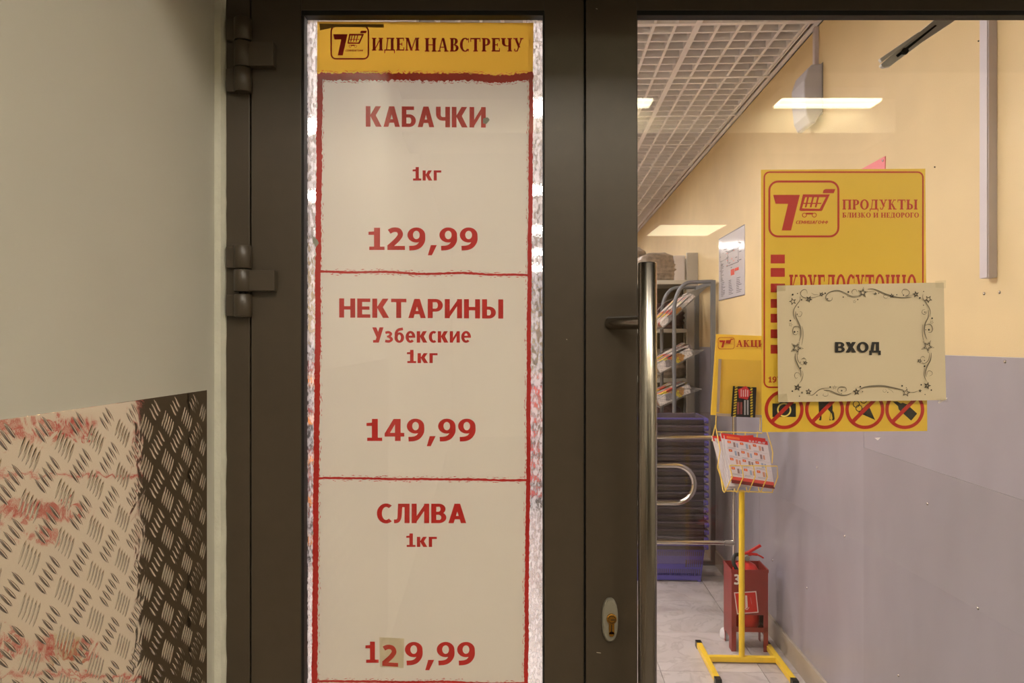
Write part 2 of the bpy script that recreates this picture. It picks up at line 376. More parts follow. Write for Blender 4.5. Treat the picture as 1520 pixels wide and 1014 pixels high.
# ---- lettering
GC = {}
def sans(ch, bold):
    """own heavy grotesque, cap height 1"""
    if ch in GC: return GC[ch]
    P = []
    def q(*pts): P.append(list(pts))
    def R(x0, y0, x1, y1): q((x0, y0), (x1, y0), (x1, y1), (x0, y1))
    def D(x0, y0, x1, y1, w): q((x0, y0), (x0 + w, y0), (x1 + w, y1), (x1, y1))
    def A(cx, cy, rx, ry, a0, a1, wv=.24, wh=.17, n=20):
        n = max(4, int(abs(a1 - a0) / 15))
        for i in range(n):
            a, b = math.radians(a0 + (a1 - a0) * i / n), math.radians(a0 + (a1 - a0) * (i + 1) / n)
            q((cx + rx * math.cos(a), cy + ry * math.sin(a)), (cx + rx * math.cos(b), cy + ry * math.sin(b)),
              (cx + (rx - wv) * math.cos(b), cy + (ry - wh) * math.sin(b)), (cx + (rx - wv) * math.cos(a), cy + (ry - wh) * math.sin(a)))
    def ST_(pts, w, k=6):
        L = smooth_pts([(x, y, 0) for x, y in pts], k); n = len(L); U = []; V_ = []
        for i, p in enumerate(L):
            t = (L[min(i + 1, n - 1)] - L[max(i - 1, 0)]).normalized(); nn = Vector((-t.y, t.x, 0)) * w / 2
            U.append(p + nn); V_.append(p - nn)
        for i in range(n - 1): q((U[i].x, U[i].y), (U[i + 1].x, U[i + 1].y), (V_[i + 1].x, V_[i + 1].y), (V_[i].x, V_[i].y))
    T, H = .25, .18
    def bowl(y0, y1, x, r, h=H, wv=T):      # D-shaped right half
        A(x, (y0 + y1) / 2, r, (y1 - y0) / 2, -90, 90, wv, h)
    if ch == 'К': R(0, 0, T, 1); D(.2, .5, .52, 1, .3); D(.54, 0, .2, .6, .31)
    elif ch == 'А': D(0, 0, .3, 1, .26); D(.62, 0, .32, 1, .26); R(.18, .2, .7, .37)
    elif ch == 'Б': R(0, 0, T, 1); R(.2, .83, .66, 1); R(.2, .46, .4, .62); R(.2, 0, .4, .17); bowl(0, .62, .4, .36, .16)
    elif ch == 'Ч': R(.5, 0, .75, 1); R(0, .62, .25, 1); A(.34, .64, .34, .32, 180, 270, .25, .18); R(.33, .32, .55, .5)
    elif ch == 'И': R(0, 0, T, 1); R(.62, 0, .62 + T, 1); q((.2, 0), (.2, .3), (.67, 1), (.67, .7))
    elif ch == 'Н': R(0, 0, T, 1); R(.56, 0, .81, 1); R(.2, .42, .6, .6)
    elif ch == 'Е': R(0, 0, T, 1); R(.2, .82, .66, 1); R(.2, .42, .62, .59); R(.2, 0, .66, .18)
    elif ch == 'Т': R(.26, 0, .51, 1); R(0, .82, .77, 1)
    elif ch == 'Р': R(0, 0, T, 1); R(.2, .83, .4, 1); R(.2, .34, .4, .5); bowl(.34, 1, .4, .36, .16)
    elif ch == 'Ы': R(0, 0, T, 1); R(.2, .46, .36, .62); R(.2, 0, .36, .16); bowl(0, .62, .36, .34, .16); R(.82, 0, 1.07, 1)
    elif ch == 'С': A(.46, .5, .46, .515, 52, 308, .25, .18)
    elif ch == 'Л': R(.52, 0, .77, 1); R(.2, .82, .6, 1); q((.2, 1), (.42, 1), (.38, .4), (.17, .3)); ST_([(.29, .6), (.27, .3), (.18, .12), (0, .09)], .19)
    elif ch == 'В': R(0, 0, T, 1); R(.2, .84, .38, 1); R(.2, .43, .38, .59); R(.2, 0, .38, .17); bowl(.45, 1, .38, .33, .15); bowl(0, .58, .38, .37, .16)
    elif ch == 'Х': D(0, 0, .5, 1, .3); D(.52, 0, .02, 1, .3)
    elif ch == 'О': A(.45, .5, .45, .515, 0, 360, .25, .18)
    elif ch == 'Д': R(.5, .15, .75, 1); R(.22, .82, .6, 1); q((.08, .15), (.33, .15), (.42, 1), (.2, 1)); R(0, 0, .88, .18); R(0, -.24, .2, .1); R(.68, -.24, .88, .1)
    elif ch == 'У': D(.18, 0, .5, 1, .27); q((0, 1), (.28, 1), (.5, .46), (.36, .2)); R(.06, 0, .34, .17)
    elif ch == 'М': R(0, 0, .23, 1); R(.7, 0, .93, 1); q((.2, 1), (.2, .62), (.465, .1), (.465, .5)); q((.73, 1), (.73, .62), (.465, .1), (.465, .5))
    elif ch == 'Ш': R(0, 0, .22, 1); R(.4, 0, .62, 1); R(.8, 0, 1.02, 1); R(.1, 0, .9, .18)
    elif ch == 'Г': R(0, 0, T, 1); R(.2, .82, .66, 1)
    elif ch == 'Ф': A(.45, .52, .45, .34, 0, 360, .2, .15); R(.34, 0, .56, 1)
    elif ch == 'к': R(0, 0, .23, .75); D(.18, .36, .42, .75, .27); D(.44, 0, .18, .46, .28)
    elif ch == 'г': R(0, 0, .23, .75); R(.2, .59, .56, .75)
    elif ch == 'з': ST_([(.04, .64), (.25, .68), (.42, .57), (.28, .41)], .16); ST_([(.28, .39), (.47, .22), (.28, .08), (.02, .11)], .17); R(.14, .34, .32, .46)
    elif ch == 'б': A(.33, .33, .33, .345, 0, 360, .22, .15); ST_([(.11, .35), (.12, .66), (.28, .84), (.58, .9)], .18)
    elif ch == 'е': A(.33, .375, .33, .39, 0, 315, .21, .15); R(.14, .32, .66, .45)
    elif ch == 'с': A(.33, .375, .33, .39, 55, 305, .22, .15)
    elif ch == 'и': R(0, 0, .22, .75); R(.46, 0, .68, .75); q((.18, 0), (.18, .24), (.5, .75), (.5, .51))
    elif ch == '1': R(.05, 0, .66, .15); R(.24, 0, .48, 1); q((.02, .68), (.3, .68), (.3, .84), (.02, .82)); q((.24, .84), (.24, .7), (.4, 1), (.3, 1))
    elif ch == '2': ST_([(.07, .82), (.24, .91), (.44, .88), (.52, .70), (.42, .50), (.24, .30), (.06, .12)], .21); R(.0, 0, .70, .18)
    elif ch == '3': ST_([(.04, .88), (.28, .92), (.48, .76), (.3, .55)], .2); ST_([(.3, .53), (.54, .28), (.34, .08), (.02, .12)], .21); R(.14, .46, .34, .62)
    elif ch == '4': R(0, .2, .8, .37); R(.42, 0, .65, 1); q((0, .34), (.2, .34), (.55, 1), (.36, 1))
    elif ch == '7': R(0, .82, .7, 1); D(.1, 0, .44, .86, .27)
    elif ch == '9': A(.355, .675, .355, .34, 0, 360, .22, .15); ST_([(.60, .70), (.60, .42), (.48, .2), (.3, .1), (.07, .08)], .21)
    elif ch == ',': q((.0, -.24), (.16, -.24), (.36, .22), (.12, .22))
    else: R(0, 0, .5, 1)
    vs = []; fs = []
    for pl in P:
        k = len(vs); vs += pl; fs.append(tuple(range(k, k + len(pl))))
    GC[ch] = (vs, fs); return GC[ch]
def ser(ch):
    """own slab-serif capitals, cap height 1"""
    P = []
    def q(*pts): P.append(list(pts))
    def R(x0, y0, x1, y1): q((x0, y0), (x1, y0), (x1, y1), (x0, y1))
    SW, HL, SE, SH = .235, .10, .075, .09
    def V(x, w=SW, y0=0, y1=1, t=True, b=True):
        R(x, y0, x + w, y1)
        if t: R(x - SE, y1 - SH, x + w + SE, y1)
        if b: R(x - SE, y0, x + w + SE, y0 + SH)
    def D(x0, y0, x1, y1, w): q((x0, y0), (x0 + w, y0), (x1 + w, y1), (x1, y1))
    def A(cx, cy, rx, ry, a0, a1, wv=SW, wh=HL, n=18):
        for i in range(n):
            a, b = math.radians(a0 + (a1 - a0) * i / n), math.radians(a0 + (a1 - a0) * (i + 1) / n)
            q((cx + rx * math.cos(a), cy + ry * math.sin(a)), (cx + rx * math.cos(b), cy + ry * math.sin(b)),
              (cx + (rx - wv) * math.cos(b), cy + (ry - wh) * math.sin(b)), (cx + (rx - wv) * math.cos(a), cy + (ry - wh) * math.sin(a)))
    if ch == 'И': V(.08); V(.66); D(.2, .08, .62, .82, .1)
    elif ch == 'Д':
        V(.56, SW, .05, 1, True, False); D(.14, .05, .27, 1, .09); R(.2, 1 - SH, .84, 1); R(0, 0, .92, .1); R(0, -.2, .08, .1); R(.84, -.2, .92, .1)
    elif ch == 'Е': V(.08); R(.2, 1 - HL, .68, 1); R(.61, .76, .68, 1); R(.2, .46, .52, .54); R(.46, .38, .53, .62); R(.2, 0, .7, HL); R(.63, 0, .7, .26)
    elif ch == 'М': V(.06, .1); V(.88); D(.42, 0, .08, 1, .2); D(.45, 0, .84, 1, .09)
    elif ch == 'Н': V(.08); V(.66); R(.2, .46, .7, .54)
    elif ch == 'А':
        D(.08, 0, .36, 1, .09); D(.62, 0, .34, 1, .2); R(.2, .28, .66, .36); R(0, 0, .26, SH); R(.54, 0, .9, SH)
    elif ch == 'В': V(.08); A(.38, .76, .3, .24, -90, 90); A(.38, .27, .36, .27, -90, 90); R(.2, 1 - HL, .4, 1); R(.2, .47, .4, .54); R(.2, 0, .4, HL)
    elif ch == 'С': A(.44, .5, .44, .52, 48, 318); R(.7, .66, .76, 1); R(.7, 0, .75, .2)
    elif ch == 'Р': V(.08); A(.38, .72, .34, .28, -90, 90); R(.2, 1 - HL, .4, 1); R(.2, .44, .4, .52)
    elif ch == 'Т': V(.34, SW, 0, 1, False); R(.02, 1 - HL, .86, 1); R(.02, .72, .09, 1); R(.79, .72, .86, 1)
    elif ch == 'Ч': V(.58); V(.06, SW, .62, 1, True, False); A(.4, .64, .34, .26, 180, 285); R(.42, .38, .62, .46)
    elif ch == 'У': D(.4, .3, .08, 1, .2); D(.26, 0, .64, 1, .1); R(0, 1 - SH, .36, 1); R(.56, 1 - SH, .84, 1); A(.2, .12, .14, .13, 120, 330, .09, .08, 8)
    elif ch == 'П': V(.08); V(.66); R(.1, 1 - HL, .8, 1)
    elif ch == 'О': A(.46, .5, .46, .52, 0, 360, SW, HL, 28)
    elif ch == 'К': V(.08); D(.28, .48, .58, .95, .09); D(.6, 0, .3, .58, .2); R(.54, 1 - SH, .82, 1); R(.52, 0, .9, SH)
    elif ch == 'Ы': V(.08); A(.38, .29, .33, .29, -90, 90); R(.2, .5, .4, .58); R(.2, 0, .4, HL); V(.88)
    elif ch == 'Б': V(.08); A(.38, .29, .35, .29, -90, 90); R(.2, .5, .4, .58); R(.2, 0, .4, HL); R(.2, 1 - HL, .66, 1); R(.59, .74, .66, 1)
    elif ch == 'Л': V(.56); D(.12, .05, .26, 1, .09); R(.2, 1 - SH, .84, 1); A(.08, .1, .12, .1, 150, 360, .09, .08, 8)
    elif ch == 'З': A(.3, .75, .32, .26, -90, 130); A(.3, .27, .36, .28, -140, 90); R(.2, .47, .36, .54)
    elif ch == 'Г': V(.08); R(.2, 1 - HL, .68, 1); R(.61, .72, .68, 1)
    elif ch == 'Ц': V(.08); V(.62); R(.1, 0, .98, HL); R(.9, -.2, .98, HL)
    else: return None
    vs = []; fs = []
    for pl in P:
        k = len(vs); vs += pl; fs.append(tuple(range(k, k + len(pl))))
    return vs, fs
def text(parent, s, x0, y0, x1, y1, Y, m, font='sans', bold=.022, shear=0, tilt=0, track=None, label=None, name='lettering'):
    vs = []; fs = []; x = 0; gap = .10 if track is None else track
    for ch in s:
        if ch == ' ': x += .3 if font == 'sans' else .42; continue
        g = (ser(ch) if font == 'serif' else None) or sans(ch, bold)
        gv, gf = g
        if font == 'serif' and ser(ch) is None: gv = [(a * 1.35, b * 1.35) for a, b in gv]
        mn = min(p[0] for p in gv); mx = max(p[0] for p in gv)
        k = len(vs); vs += [(p[0] - mn + x, p[1]) for p in gv]; fs += [tuple(i + k for i in f) for f in gf]
        x += mx - mn + gap
    vs = [(p[0] + shear * p[1], p[1]) for p in vs]
    X0 = min(p[0] for p in vs); X1 = max(p[0] for p in vs); Y0 = min(p[1] for p in vs); Y1 = max(p[1] for p in vs)
    ink = Ink(Y)
    fx = lambda p: (x0 + (p[0] - X0) / (X1 - X0) * (x1 - x0), y1 + (p[1] - Y0) / (Y1 - Y0) * (y0 - y1) + tilt * (p[0] - X0) / (X1 - X0))
    for f in fs: ink.poly([fx(vs[i]) for i in f])
    return ink.build(name, m, parent, label=label)
def logo(parent, x0, y0, x1, y1, Y, m, box_w, small=True, name='logo'):
    """the seven-and-trolley emblem of the shop, drawn in a 105 x 84 unit cell"""
    sx, sy = (x1 - x0) / 105, (y1 - y0) / 84
    T = lambda x, y: (x0 + (x - 50) / 965 * 105 * sx, y0 + (y - 118) / 782 * 84 * sy)
    k = Ink(Y); sc = (sx + sy) / 2
    k.rrect(x0 + box_w / 2, y0 + box_w / 2, x1 - box_w / 2, y1 - box_w / 2, 13 * sc, box_w)
    def PL(*pts): k.poly([T(*p) for p in pts])
    PL((115, 315), (478, 315), (448, 438), (148, 438)); PL((318, 438), (448, 438), (358, 804), (232, 804))
    PL((825, 235), (960, 235), (938, 292), (788, 292), (800, 250))
    w = 33
    PL((520, 308), (886, 308), (866, 347), (552, 347)); PL((520, 308), (552, 347), (505, 505), (470, 525)); PL((470, 525), (505, 500), (770, 508), (775, 537), (490, 537))
    PL((845, 320), (886, 308), (780, 532), (745, 512))
    for x in (592, 660, 728): PL((x - 12, 340), (x + 12, 340), (x - 24, 487), (x - 48, 487))
    PL((520, 425), (775, 425), (765, 440), (515, 440)); PL((560, 560), (655, 560), (650, 585), (565, 585))
    for cx in (540, 674):
        c = T(cx, 593); k.ring(c[0], c[1], 33 / 9.2 * sx, 10 / 9.2 * sx, 20)
    o = k.build(name, m, parent)
    if small:
        a = T(425, 668); b = T(862, 714); text(parent, 'СЕМИШАГОФФ', a[0], a[1], b[0], b[1], Y, m, bold=.012, shear=.25)
    return o

# ================================================================== SETTING
YD, YG = 1.30, 1.322          # face of the leaves, outer face of the glass
# --- outside: left wall, filler strip
wl = MB(); wl.box(AL - .15, AL, -9, 1.285, -0.02, 2.9)
o = wl.build('wall_left', M_wallL, kind='structure'); o.rotation_euler.z = -TH
cz = MB(); n = 120; xe = -.5015
lft = [W(AL, 1.27, 0).x - .002 for i in range(n + 1)]
vs = []
for i in range(n + 1):
    z = i * 2.35 / n; j = .0016 * noise.noise(Vector((0, 0, z * 22))) + .0013 * noise.noise(Vector((0, 3, z * 90)))
    vs += [(-.530, 1.288, z), (-.506, 1.287, z), (xe + j, 1.2965, z), (xe + j + .0005, 1.302, z)]
cz.add(vs, [(i * 4 + k, i * 4 + k + 1, i * 4 + 5 + k, i * 4 + 4 + k) for i in range(n) for k in range(3)])
cz.build('trim_1', M_caulk, kind='structure')
# the rest of the hall behind the camera
o = MB().box(2.6, 2.7, -9, 1.3, 0, 2.9).build('wall_hall_right', M_outside, kind='structure')
o = MB().box(-1.4, 2.7, -9.1, -9, 0, 2.9).build('wall_behind', M_outside, kind='structure')
o = MB().box(-1.4, 2.7, -9, 1.42, -.1, 0).build('floor_hall', mat('hall_floor', (120, 110, 98), .5, 0, .05, 5), kind='structure')
o = MB().box(-1.4, 2.7, -9.1, 1.3, 2.9, 3.0).build('ceiling_hall', M_outside, kind='structure')
o = MB().box(-1.4, 2.215, -2.1, -1.63, 2.705, 2.899).build('trim_beam', mat('beam_paint', (244, 236, 214), .5), kind='structure')
o = MB().box(-.8, 2.6, .72, 1.299, 2.2, 2.9).build('trim_soffit', M_soffit, kind='structure')
# wall around the door opening
o = MB().box(1.19, 2.7, 1.3, 1.42, 0, 2.9).build('wall_front', M_outside, kind='structure')
o = MB().box(-3.3, 2.7, 1.3, 1.42, 2.2, 2.9).build('wall_front_upper', M_outside, kind='structure')
o = MB().box(-3.3, -.5025, 1.3, 1.42, 0, 2.2).build('wall_front_left', M_outside, kind='structure')
# --- shop shell (shop frame: a across, b along)
def shopbox(name, a0, a1, b0, b1, z0, z1, m, parent=None, bevel=0, kind='structure'):
    o = MB().box(a0, a1, b0, b1, z0, z1).build(name, m, parent, bevel=bevel, kind=kind if parent is None else None)
    if parent is None: o.rotation_euler.z = -TH
    return o
bp, zp = on_wall(1460, 529)          # top of the grey panels
bb = 1.43
wr = shopbox('wall_right', AW + .004, AW + .16, bb, 16, -.02, HC + .25, M_cream)
PT = zp
seams = [bb, 4.05, 6.5, 8.95, 11.4, 16]
M_panel2 = M_panel.copy(); M_panel2.name = 'grey_glossy_wall_panel_lower'
for n_ in M_panel2.node_tree.nodes:
    if n_.type == 'VALTORGB' and n_.color_ramp.elements[1].position < .73:
        n_.color_ramp.elements[0].color = lin((142, 136, 143)); n_.color_ramp.elements[1].color = lin((157, 151, 159))
for i in range(len(seams) - 1):
    if i == 0:
        shopbox('wall_panel', AW - .0055, AW + .004, seams[i] + .0012, 2.75, 1.113, PT, M_panel, wr, bevel=.0012)
        shopbox('wall_panel', AW - .0065, AW + .004, seams[i] + .0012, 2.75, .05, 1.113, M_panel2, wr, bevel=.0004)
        shopbox('wall_panel', AW - .006, AW + .004, 2.7505, seams[i + 1] - .0012, .05, PT, M_panel, wr, bevel=.0004)
        continue
    shopbox('wall_panel', AW - .006, AW + .004, seams[i] + .0012, seams[i + 1] - .0012, .05, PT, M_panel, wr, bevel=.0012)
def wall_screw(px, py, m=M_chrome, r=.0048, a=AW - .006):
    b, z = on_wall(px, py, a)
    MB().tube([(a + .002, b, z), (a - .0015, b, z), (a - .003, b, z)], [r, r, r * .5], 10).build('screw', m, wr)
for p in ((1492, 537), (1377, 748), (1452, 903), (1334, 1003), (1213, 694), (1254, 796), (1147, 832), (1198, 873)): wall_screw(*p)
for p in ((1461, 436), (1484, 434)): wall_screw(*p, a=AW + .004, m=M_chrome, r=.0045)
for p in ((1388, 248), (1453, 61)): wall_screw(*p, a=AW + .004, m=M_dark, r=.002)
shopbox('baseboard_right', AW - .02, AW - .006, bb, 16, 0, .10, mat('stone_skirting', (172, 160, 146), .35, 0, .12, 6), bevel=.002)
shopbox('wall_shop_left', -3.3, -3.15, bb - .2, 16, 0, HC + .25, M_cream)
shopbox('wall_back', -3.3, AW + .16, 16, 16.15, 0, HC + .25, M_cream)
# --- floor with single tiles
fl = shopbox('floor', -3.3, AW + .02, bb - .12, 16.1, -.1, -.006, mat('tile_grout', (110, 102, 98), .8))
T0, TB, TS = 1.0, 3.40, .462
tile_me = None
for i in range(-6, 2):
    for j in range(-2, 18):
        a0 = T0 + (i - 1) * TS; a1 = a0 + TS; b0 = TB + j * TS; b1 = b0 + TS
        a1 = min(a1, AW - .006)
        if i == 1:
            MB().box(a0 + .0015, a1, b0 + .0015, b1 - .0015, -.01, 0).build('tile', M_tile, fl)
        else:
            if tile_me is None:
                h = TS / 2 - .0015
                t = MB().box(-h, h, -h, h, -.01, 0).build('tile', M_tile, fl, bevel=.001, seg=1); tile_me = t
            else:
                t = tile_me.copy(); COL.objects.link(t); t.parent = fl
            t.location = (a0 + TS / 2, b0 + TS / 2, 0)
# --- ceiling: open-cell grid under a grey plenum
ce = shopbox('ceiling', -3.3, AW + .16, bb - .1, 16, HC + .22, HC + .35, M_slab)
MOD = .645; NB = 7; C = MOD / NB
AE = AW - .02
aM = 0.662                                     # main runner nearest the right wall
BW, BH = .0125, .040
lastb = 15.4
b_start = on_wall(1100, 114, AW)[0]
bm0 = loc(1100, (HC - EYE) * F / (507 - 114))[1]
# edge trim along the wall
shopbox('edge_trim', AE - .004, AW + .004, bb, 16, HC - .002, HC + .002, M_grid, ce)
shopbox('edge_trim', AW - .002, AW + .004, bb, 16, HC - .002, HC + .032, M_grid, ce)
shopbox('edge_trim', AE - .024, AE - .016, bb, 16, HC, HC + .036, M_grid, ce)
for k in range(0, 3):                          # main runners
    a = aM - k * MOD
    shopbox('main_runner', a - .013, a + .013, bb, 16, HC - .004, HC + .038, M_grid, ce)
b = bm0 - 3 * MOD; crosses = []
while b < 12.5: crosses.append(b); b += MOD
for b in crosses: shopbox('cross_runner', aM - 2 * MOD, AE, b - .012, b + .012, HC - .003, HC + .038, M_grid, ce)
al = []
for k in range(-3 * NB + 8, 7):
    a = aM + k * C
    if k % NB == 0 or a > AE - .02: continue
    al.append(a); shopbox('grid_blade', a - BW / 2, a + BW / 2, bb, 12.4, HC, HC + BH, M_grid, ce)
for q in range(len(crosses) - 1):
    for r in range(1, NB):
        b = crosses[q] + r * C
        shopbox('grid_blade', al[0], AE - .016, b - BW / 2, b + BW / 2, HC + .0005, HC + BH, M_grid, ce)
# farther left the grid goes on as one joined mesh
g = MB(); a = al[0] - C
while a > -3.2: g.box(a - BW / 2, a + BW / 2, bb, 15.9, HC, HC + BH); a -= C
b = bb + .1
while b < 15.9: g.box(-3.2, al[0] - .002, b - BW / 2, b + BW / 2, HC + .0005, HC + BH); b += C * 1.0
g.build('far_grid', M_grid, ce, kind='stuff')
# --- shop lamps
def lamp(name, label, a0, a1, b0, b1, z, md, shop=True, grp=None, n=2, drop=0, gap=.004):
    c = W((a0 + a1) / 2, (b0 + b1) / 2, z) if shop else Vector(((a0 + a1) / 2, (b0 + b1) / 2, z))
    t = thing(name, label, 'lamp', c, -TH if shop else 0, grp)
    w, d = (a1 - a0) / 2, (b1 - b0) / 2
    fr = MB().box(-w, w, -d, -d + .008, -.022, .03).box(-w, w, d - .008, d, -.022, .03).box(-w, -w + .008, -d, d, -.022, .03).box(w - .008, w, -d, d, -.022, .03).box(-w, w, -d, d, .02, .035)
    fr.build('housing', M_grid, t)
    for k in range(n):
        y0 = -d + .01 + k * (2 * d - .02) / n; y1 = -d + .01 + (k + 1) * (2 * d - .02) / n
        MB().box(-w + .012, w - .012, y0 + gap, y1 - gap, -.018 - drop, .005).build('diffuser', md, t)
    return t
for k, bq in enumerate((3.95, 6.05, 8.2, 10.3, 12.4)):
    lamp('ceiling_lamp', 'long shop ceiling lamp above the aisle, %s from the door' % ('nearest', 'second', 'third', 'fourth', 'fifth')[k], -.75, .40, bq - .12, bq + .12, HC - .012, M_lin, grp='lamps above the shop aisle')
for k, bq in enumerate((2.6, 4.75, 7.1, 9.4)):
    lamp('ceiling_lamp', 'long shop ceiling lamp nearer the left shop wall, %s from the door' % ('nearest', 'second', 'third', 'fourth')[k], -2.6, -1.1, bq - .12, bq + .12, HC - .012, M_lin, grp='lamps by the left shop wall')
# --- hall lamps behind the camera: they are what the glass mirrors
for x0, x1 in ((.21, .79), (1.482, 2.056)):
    lamp('hall_lamp', 'louvred hall ceiling lamp mirrored in the door glass, ' + ('right of two' if x0 > 1 else 'left of two'), x0, x1, -1.596, -1.431, 2.864, M_lmir, False, drop=.016, gap=.010)
lamp('hall_lamp', 'square hall ceiling lamp farther back, mirrored low in the glass', 1.70, 2.49, -6.79, -5.87, 2.864, M_lfar, False, n=4)

for x0, side in ((-.35, 'left of three'), (.75, 'middle of three'), (1.75, 'right of three')):  # added lamps, hidden from the glass, to brighten door, poster and left wall
    lamp('hall_lamp', 'added unseen hall lamp lighting the door from above the viewer, ' + side, x0, x0 + .6, -.92, -.32, 2.864, M_lout, False, n=3)
lamp('ceiling_lamp', 'added unseen shop lamp just inside the entrance door', -1.5, -.1, 1.86, 2.22, HC - .012, M_lin)  # extra unseen lamp, added to light the stand and catalogue fronts
# ================================================================== DOOR
def P3(px, Y): return (px - CX) / F * Y
def Z3(py, Y): return EYE - (py - CY) / F * Y
FB = 1.342
fr = thing('door_frame', None, None, (-.49, YD, 0), kind='structure')
XL0, XL1 = P3(335, YD), P3(370.5, YD)
XA, XB, XC, XD = P3(373, YD), P3(447, YD), P3(808, YD), P3(866, YD)
XE, XF = P3(869.5, YD), P3(945.5, YD)
XR = XF + .78
MB().box(XL0, XL1, YD, FB, 0, 2.2).build('jamb', M_frame, fr, bevel=.0012, world=True)
MB().box(XR + .085, XR + .13, YD, FB, 0, 2.2).build('jamb', M_frame, fr, bevel=.0012, world=True)
MB().box(XL1, XR + .085, YD, FB, 2.135, 2.2).build('header', M_frame, fr, bevel=.0012, world=True)
MB().box(XL1 - .001, XA + .01, YD + .012, FB, 0, 2.135).build('rebate_seal', M_gasket, fr, world=True)
ZT = Z3(15, YD)
def leaf(name, x0, x1, x2, x3, gl, gr):
    """outer edges x0..x3, glass opening x1..x2"""
    d = thing(name, None, None, (x0, YD, 0), kind='structure')
    MB().box(x0, x1, YD, FB, .01, 2.13).build('stile', M_frame, d, bevel=.001, world=True)
    MB().box(x2, x3, YD, FB, .01, 2.13).build('stile', M_frame, d, bevel=.001, world=True)
    MB().box(x1, x2, YD, FB, ZT, 2.13).build('rail', M_frame, d, bevel=.001, world=True)
    MB().box(x1, x2, YD, FB, .01, .16).build('rail', M_frame, d, bevel=.001, world=True)
    g = MB(); e = .0005; zt = Z3(22, YD)
    g.box(x1 - e, x1 + gl, YD + .0015, YG, .16, zt).box(x2 - gr, x2 + e, YD + .0015, YG, .16, zt)
    g.box(x1, x2, YD + .0015, YG, zt, ZT + e).box(x1, x2, YD + .006, YG, .159, .165)
    g.box(x1 - e, x1 + .0015, YG + .011, FB - .003, .16, ZT).box(x2 - .0015, x2 + e, YG + .011, FB - .003, .16, ZT)
    g.build('gasket', M_gasket, d, bevel=.0006, world=True)
    p = MB().box(x1, x2, YG, YG + .006, .16, ZT).build('glass_pane', M_glass, d, world=True)
    return d
d1 = leaf('door_1', XA, XB, XC, XD, .0048, .0025)
d2 = leaf('door_2', XE, XF, XR, XR + .083, .0012, .002)
MB().box(XD - .004, XE + .004, YD + .014, FB - .004, .02, 2.128).build('meeting_seal', M_gasket, d1, world=True)
MB().box(XD - .0008, XD + .0004, YD - .0008, YD + .01, .02, 2.13).build('edge_bead', M_frame, d1, world=True)
# hinges: px rows (top knuckle, leaf knuckle with arm, bottom knuckle)
def hinge(rows, armx, d):
    h = MB(); cx = P3(361, YD - .008); cy = YD - .010; r = .0150
    root = None
    def kn(y0, y1, nm, parent, arm):
        z1, z0 = Z3(y0, YD - .018), Z3(y1, YD - .018)
        b = MB(); b.tube([(cx, cy, z0), (cx, cy, z0 + .001), (cx, cy, z1 - .001), (cx, cy, z1)], [r - .001, r, r, r - .001], 28)
        if arm == 'L': b.box(P3(339, YD), cx, YD - .012, YD + .001, z0 + .001, z1 - .001)
        else: b.box(cx, P3(armx, YD), YD - .017, YD + .001, z0 + .001, z1 - .001)
        return b.build(nm, M_frame, parent, bevel=.0012, world=True)
    a = kn(*rows[1], 'hinge', d, 'R')
    kn(*rows[0], 'knuckle', a, 'L'); kn(*rows[2], 'knuckle', a, 'L')
    z1, z0 = Z3(rows[0][0] + 4, YD), Z3(rows[2][1] - 4, YD)
    MB().tube([(cx, cy, z0), (cx, cy, z1)], .006, 12).build('pin', M_dark, a, world=True)
hinge(((25, 58), (60.5, 98), (99, 135)), 410, d1)
hinge(((364, 398), (400, 432.5), (436.5, 470)), 412, d1)
hinge(((1164, 1198), (1200, 1232.5), (1236.5, 1270)), 412, d1)
# pull handle
hy = 1.222; hx = P3(961, hy); hz = Z3(390, hy)
hb = MB(); r = .0155
hb.tube([(hx, hy, .62), (hx, hy, .6205), (hx, hy, hz - .001), (hx, hy, hz)], [r - .001, r, r, r - .001], 40)
H = hb.build('pull_handle', M_steel, d2, world=True, label='long brushed steel bar')
for z in (Z3(479, 1.26), .80):
    MB().tube([(P3(906, YD), YD + .002, z), (hx - .006, hy + .006, z)], .0115, 24).build('handle_bracket', M_steel, H, world=True)
# lock
ex, ez = P3(905, YD), Z3(919, YD)
es = MB(); prof = []
n = 32; rim = []; top = []; flat = []
for k in range(n):
    a = 2 * math.pi * k / n; cxx, szz = math.cos(a), math.sin(a)
    X = abs(cxx) ** .85 * math.copysign(1, cxx); Zz = abs(szz) ** .8 * math.copysign(1, szz)
    rim.append((ex + .0143 * X, YD, ez + .038 * Zz)); top.append((ex + .0138 * X, YD - .006, ez + .0375 * Zz)); flat.append((ex + .0115 * X, YD - .0085, ez + .035 * Zz))
es.add(rim + top + flat, [(i, (i + 1) % n, n + (i + 1) % n, n + i) for i in range(n)] + [(n + i, n + (i + 1) % n, 2 * n + (i + 1) % n, 2 * n + i) for i in range(n)] + [tuple(range(2 * n, 3 * n))], False)
E = es.build('escutcheon', M_esc, d2, world=True, label='oval pale metal lock plate')
cyl = MB(); cz0 = Z3(915.5, YD)
cyl.tube([(ex + .002, YD - .008, cz0), (ex + .002, YD - .0125, cz0)], .0087, 28)
cyl.tube([(ex + .002, YD - .0125, cz0), (ex + .002, YD - .0135, cz0)], [.0087, .0075], 28)
cyl.box(ex - .0028, ex + .0066, YD - .012, YD - .008, cz0 - .026, cz0)
cyl.tube([(ex + .0019, YD - .008, cz0 - .026), (ex + .0019, YD - .012, cz0 - .026)], .0047, 16)
Cc = cyl.build('lock_cylinder', M_brass, E, world=True, label='brass key cylinder')
rg = MB()
for k in range(28):
    a, b = 2 * math.pi * k / 28, 2 * math.pi * (k + 1) / 28
    rg.add([(ex + .002 + rr * math.cos(t), YD - .0137, cz0 + rr * math.sin(t)) for t, rr in ((a, .0066), (b, .0066), (b, .0058), (a, .0058))], [(0, 1, 2, 3)])
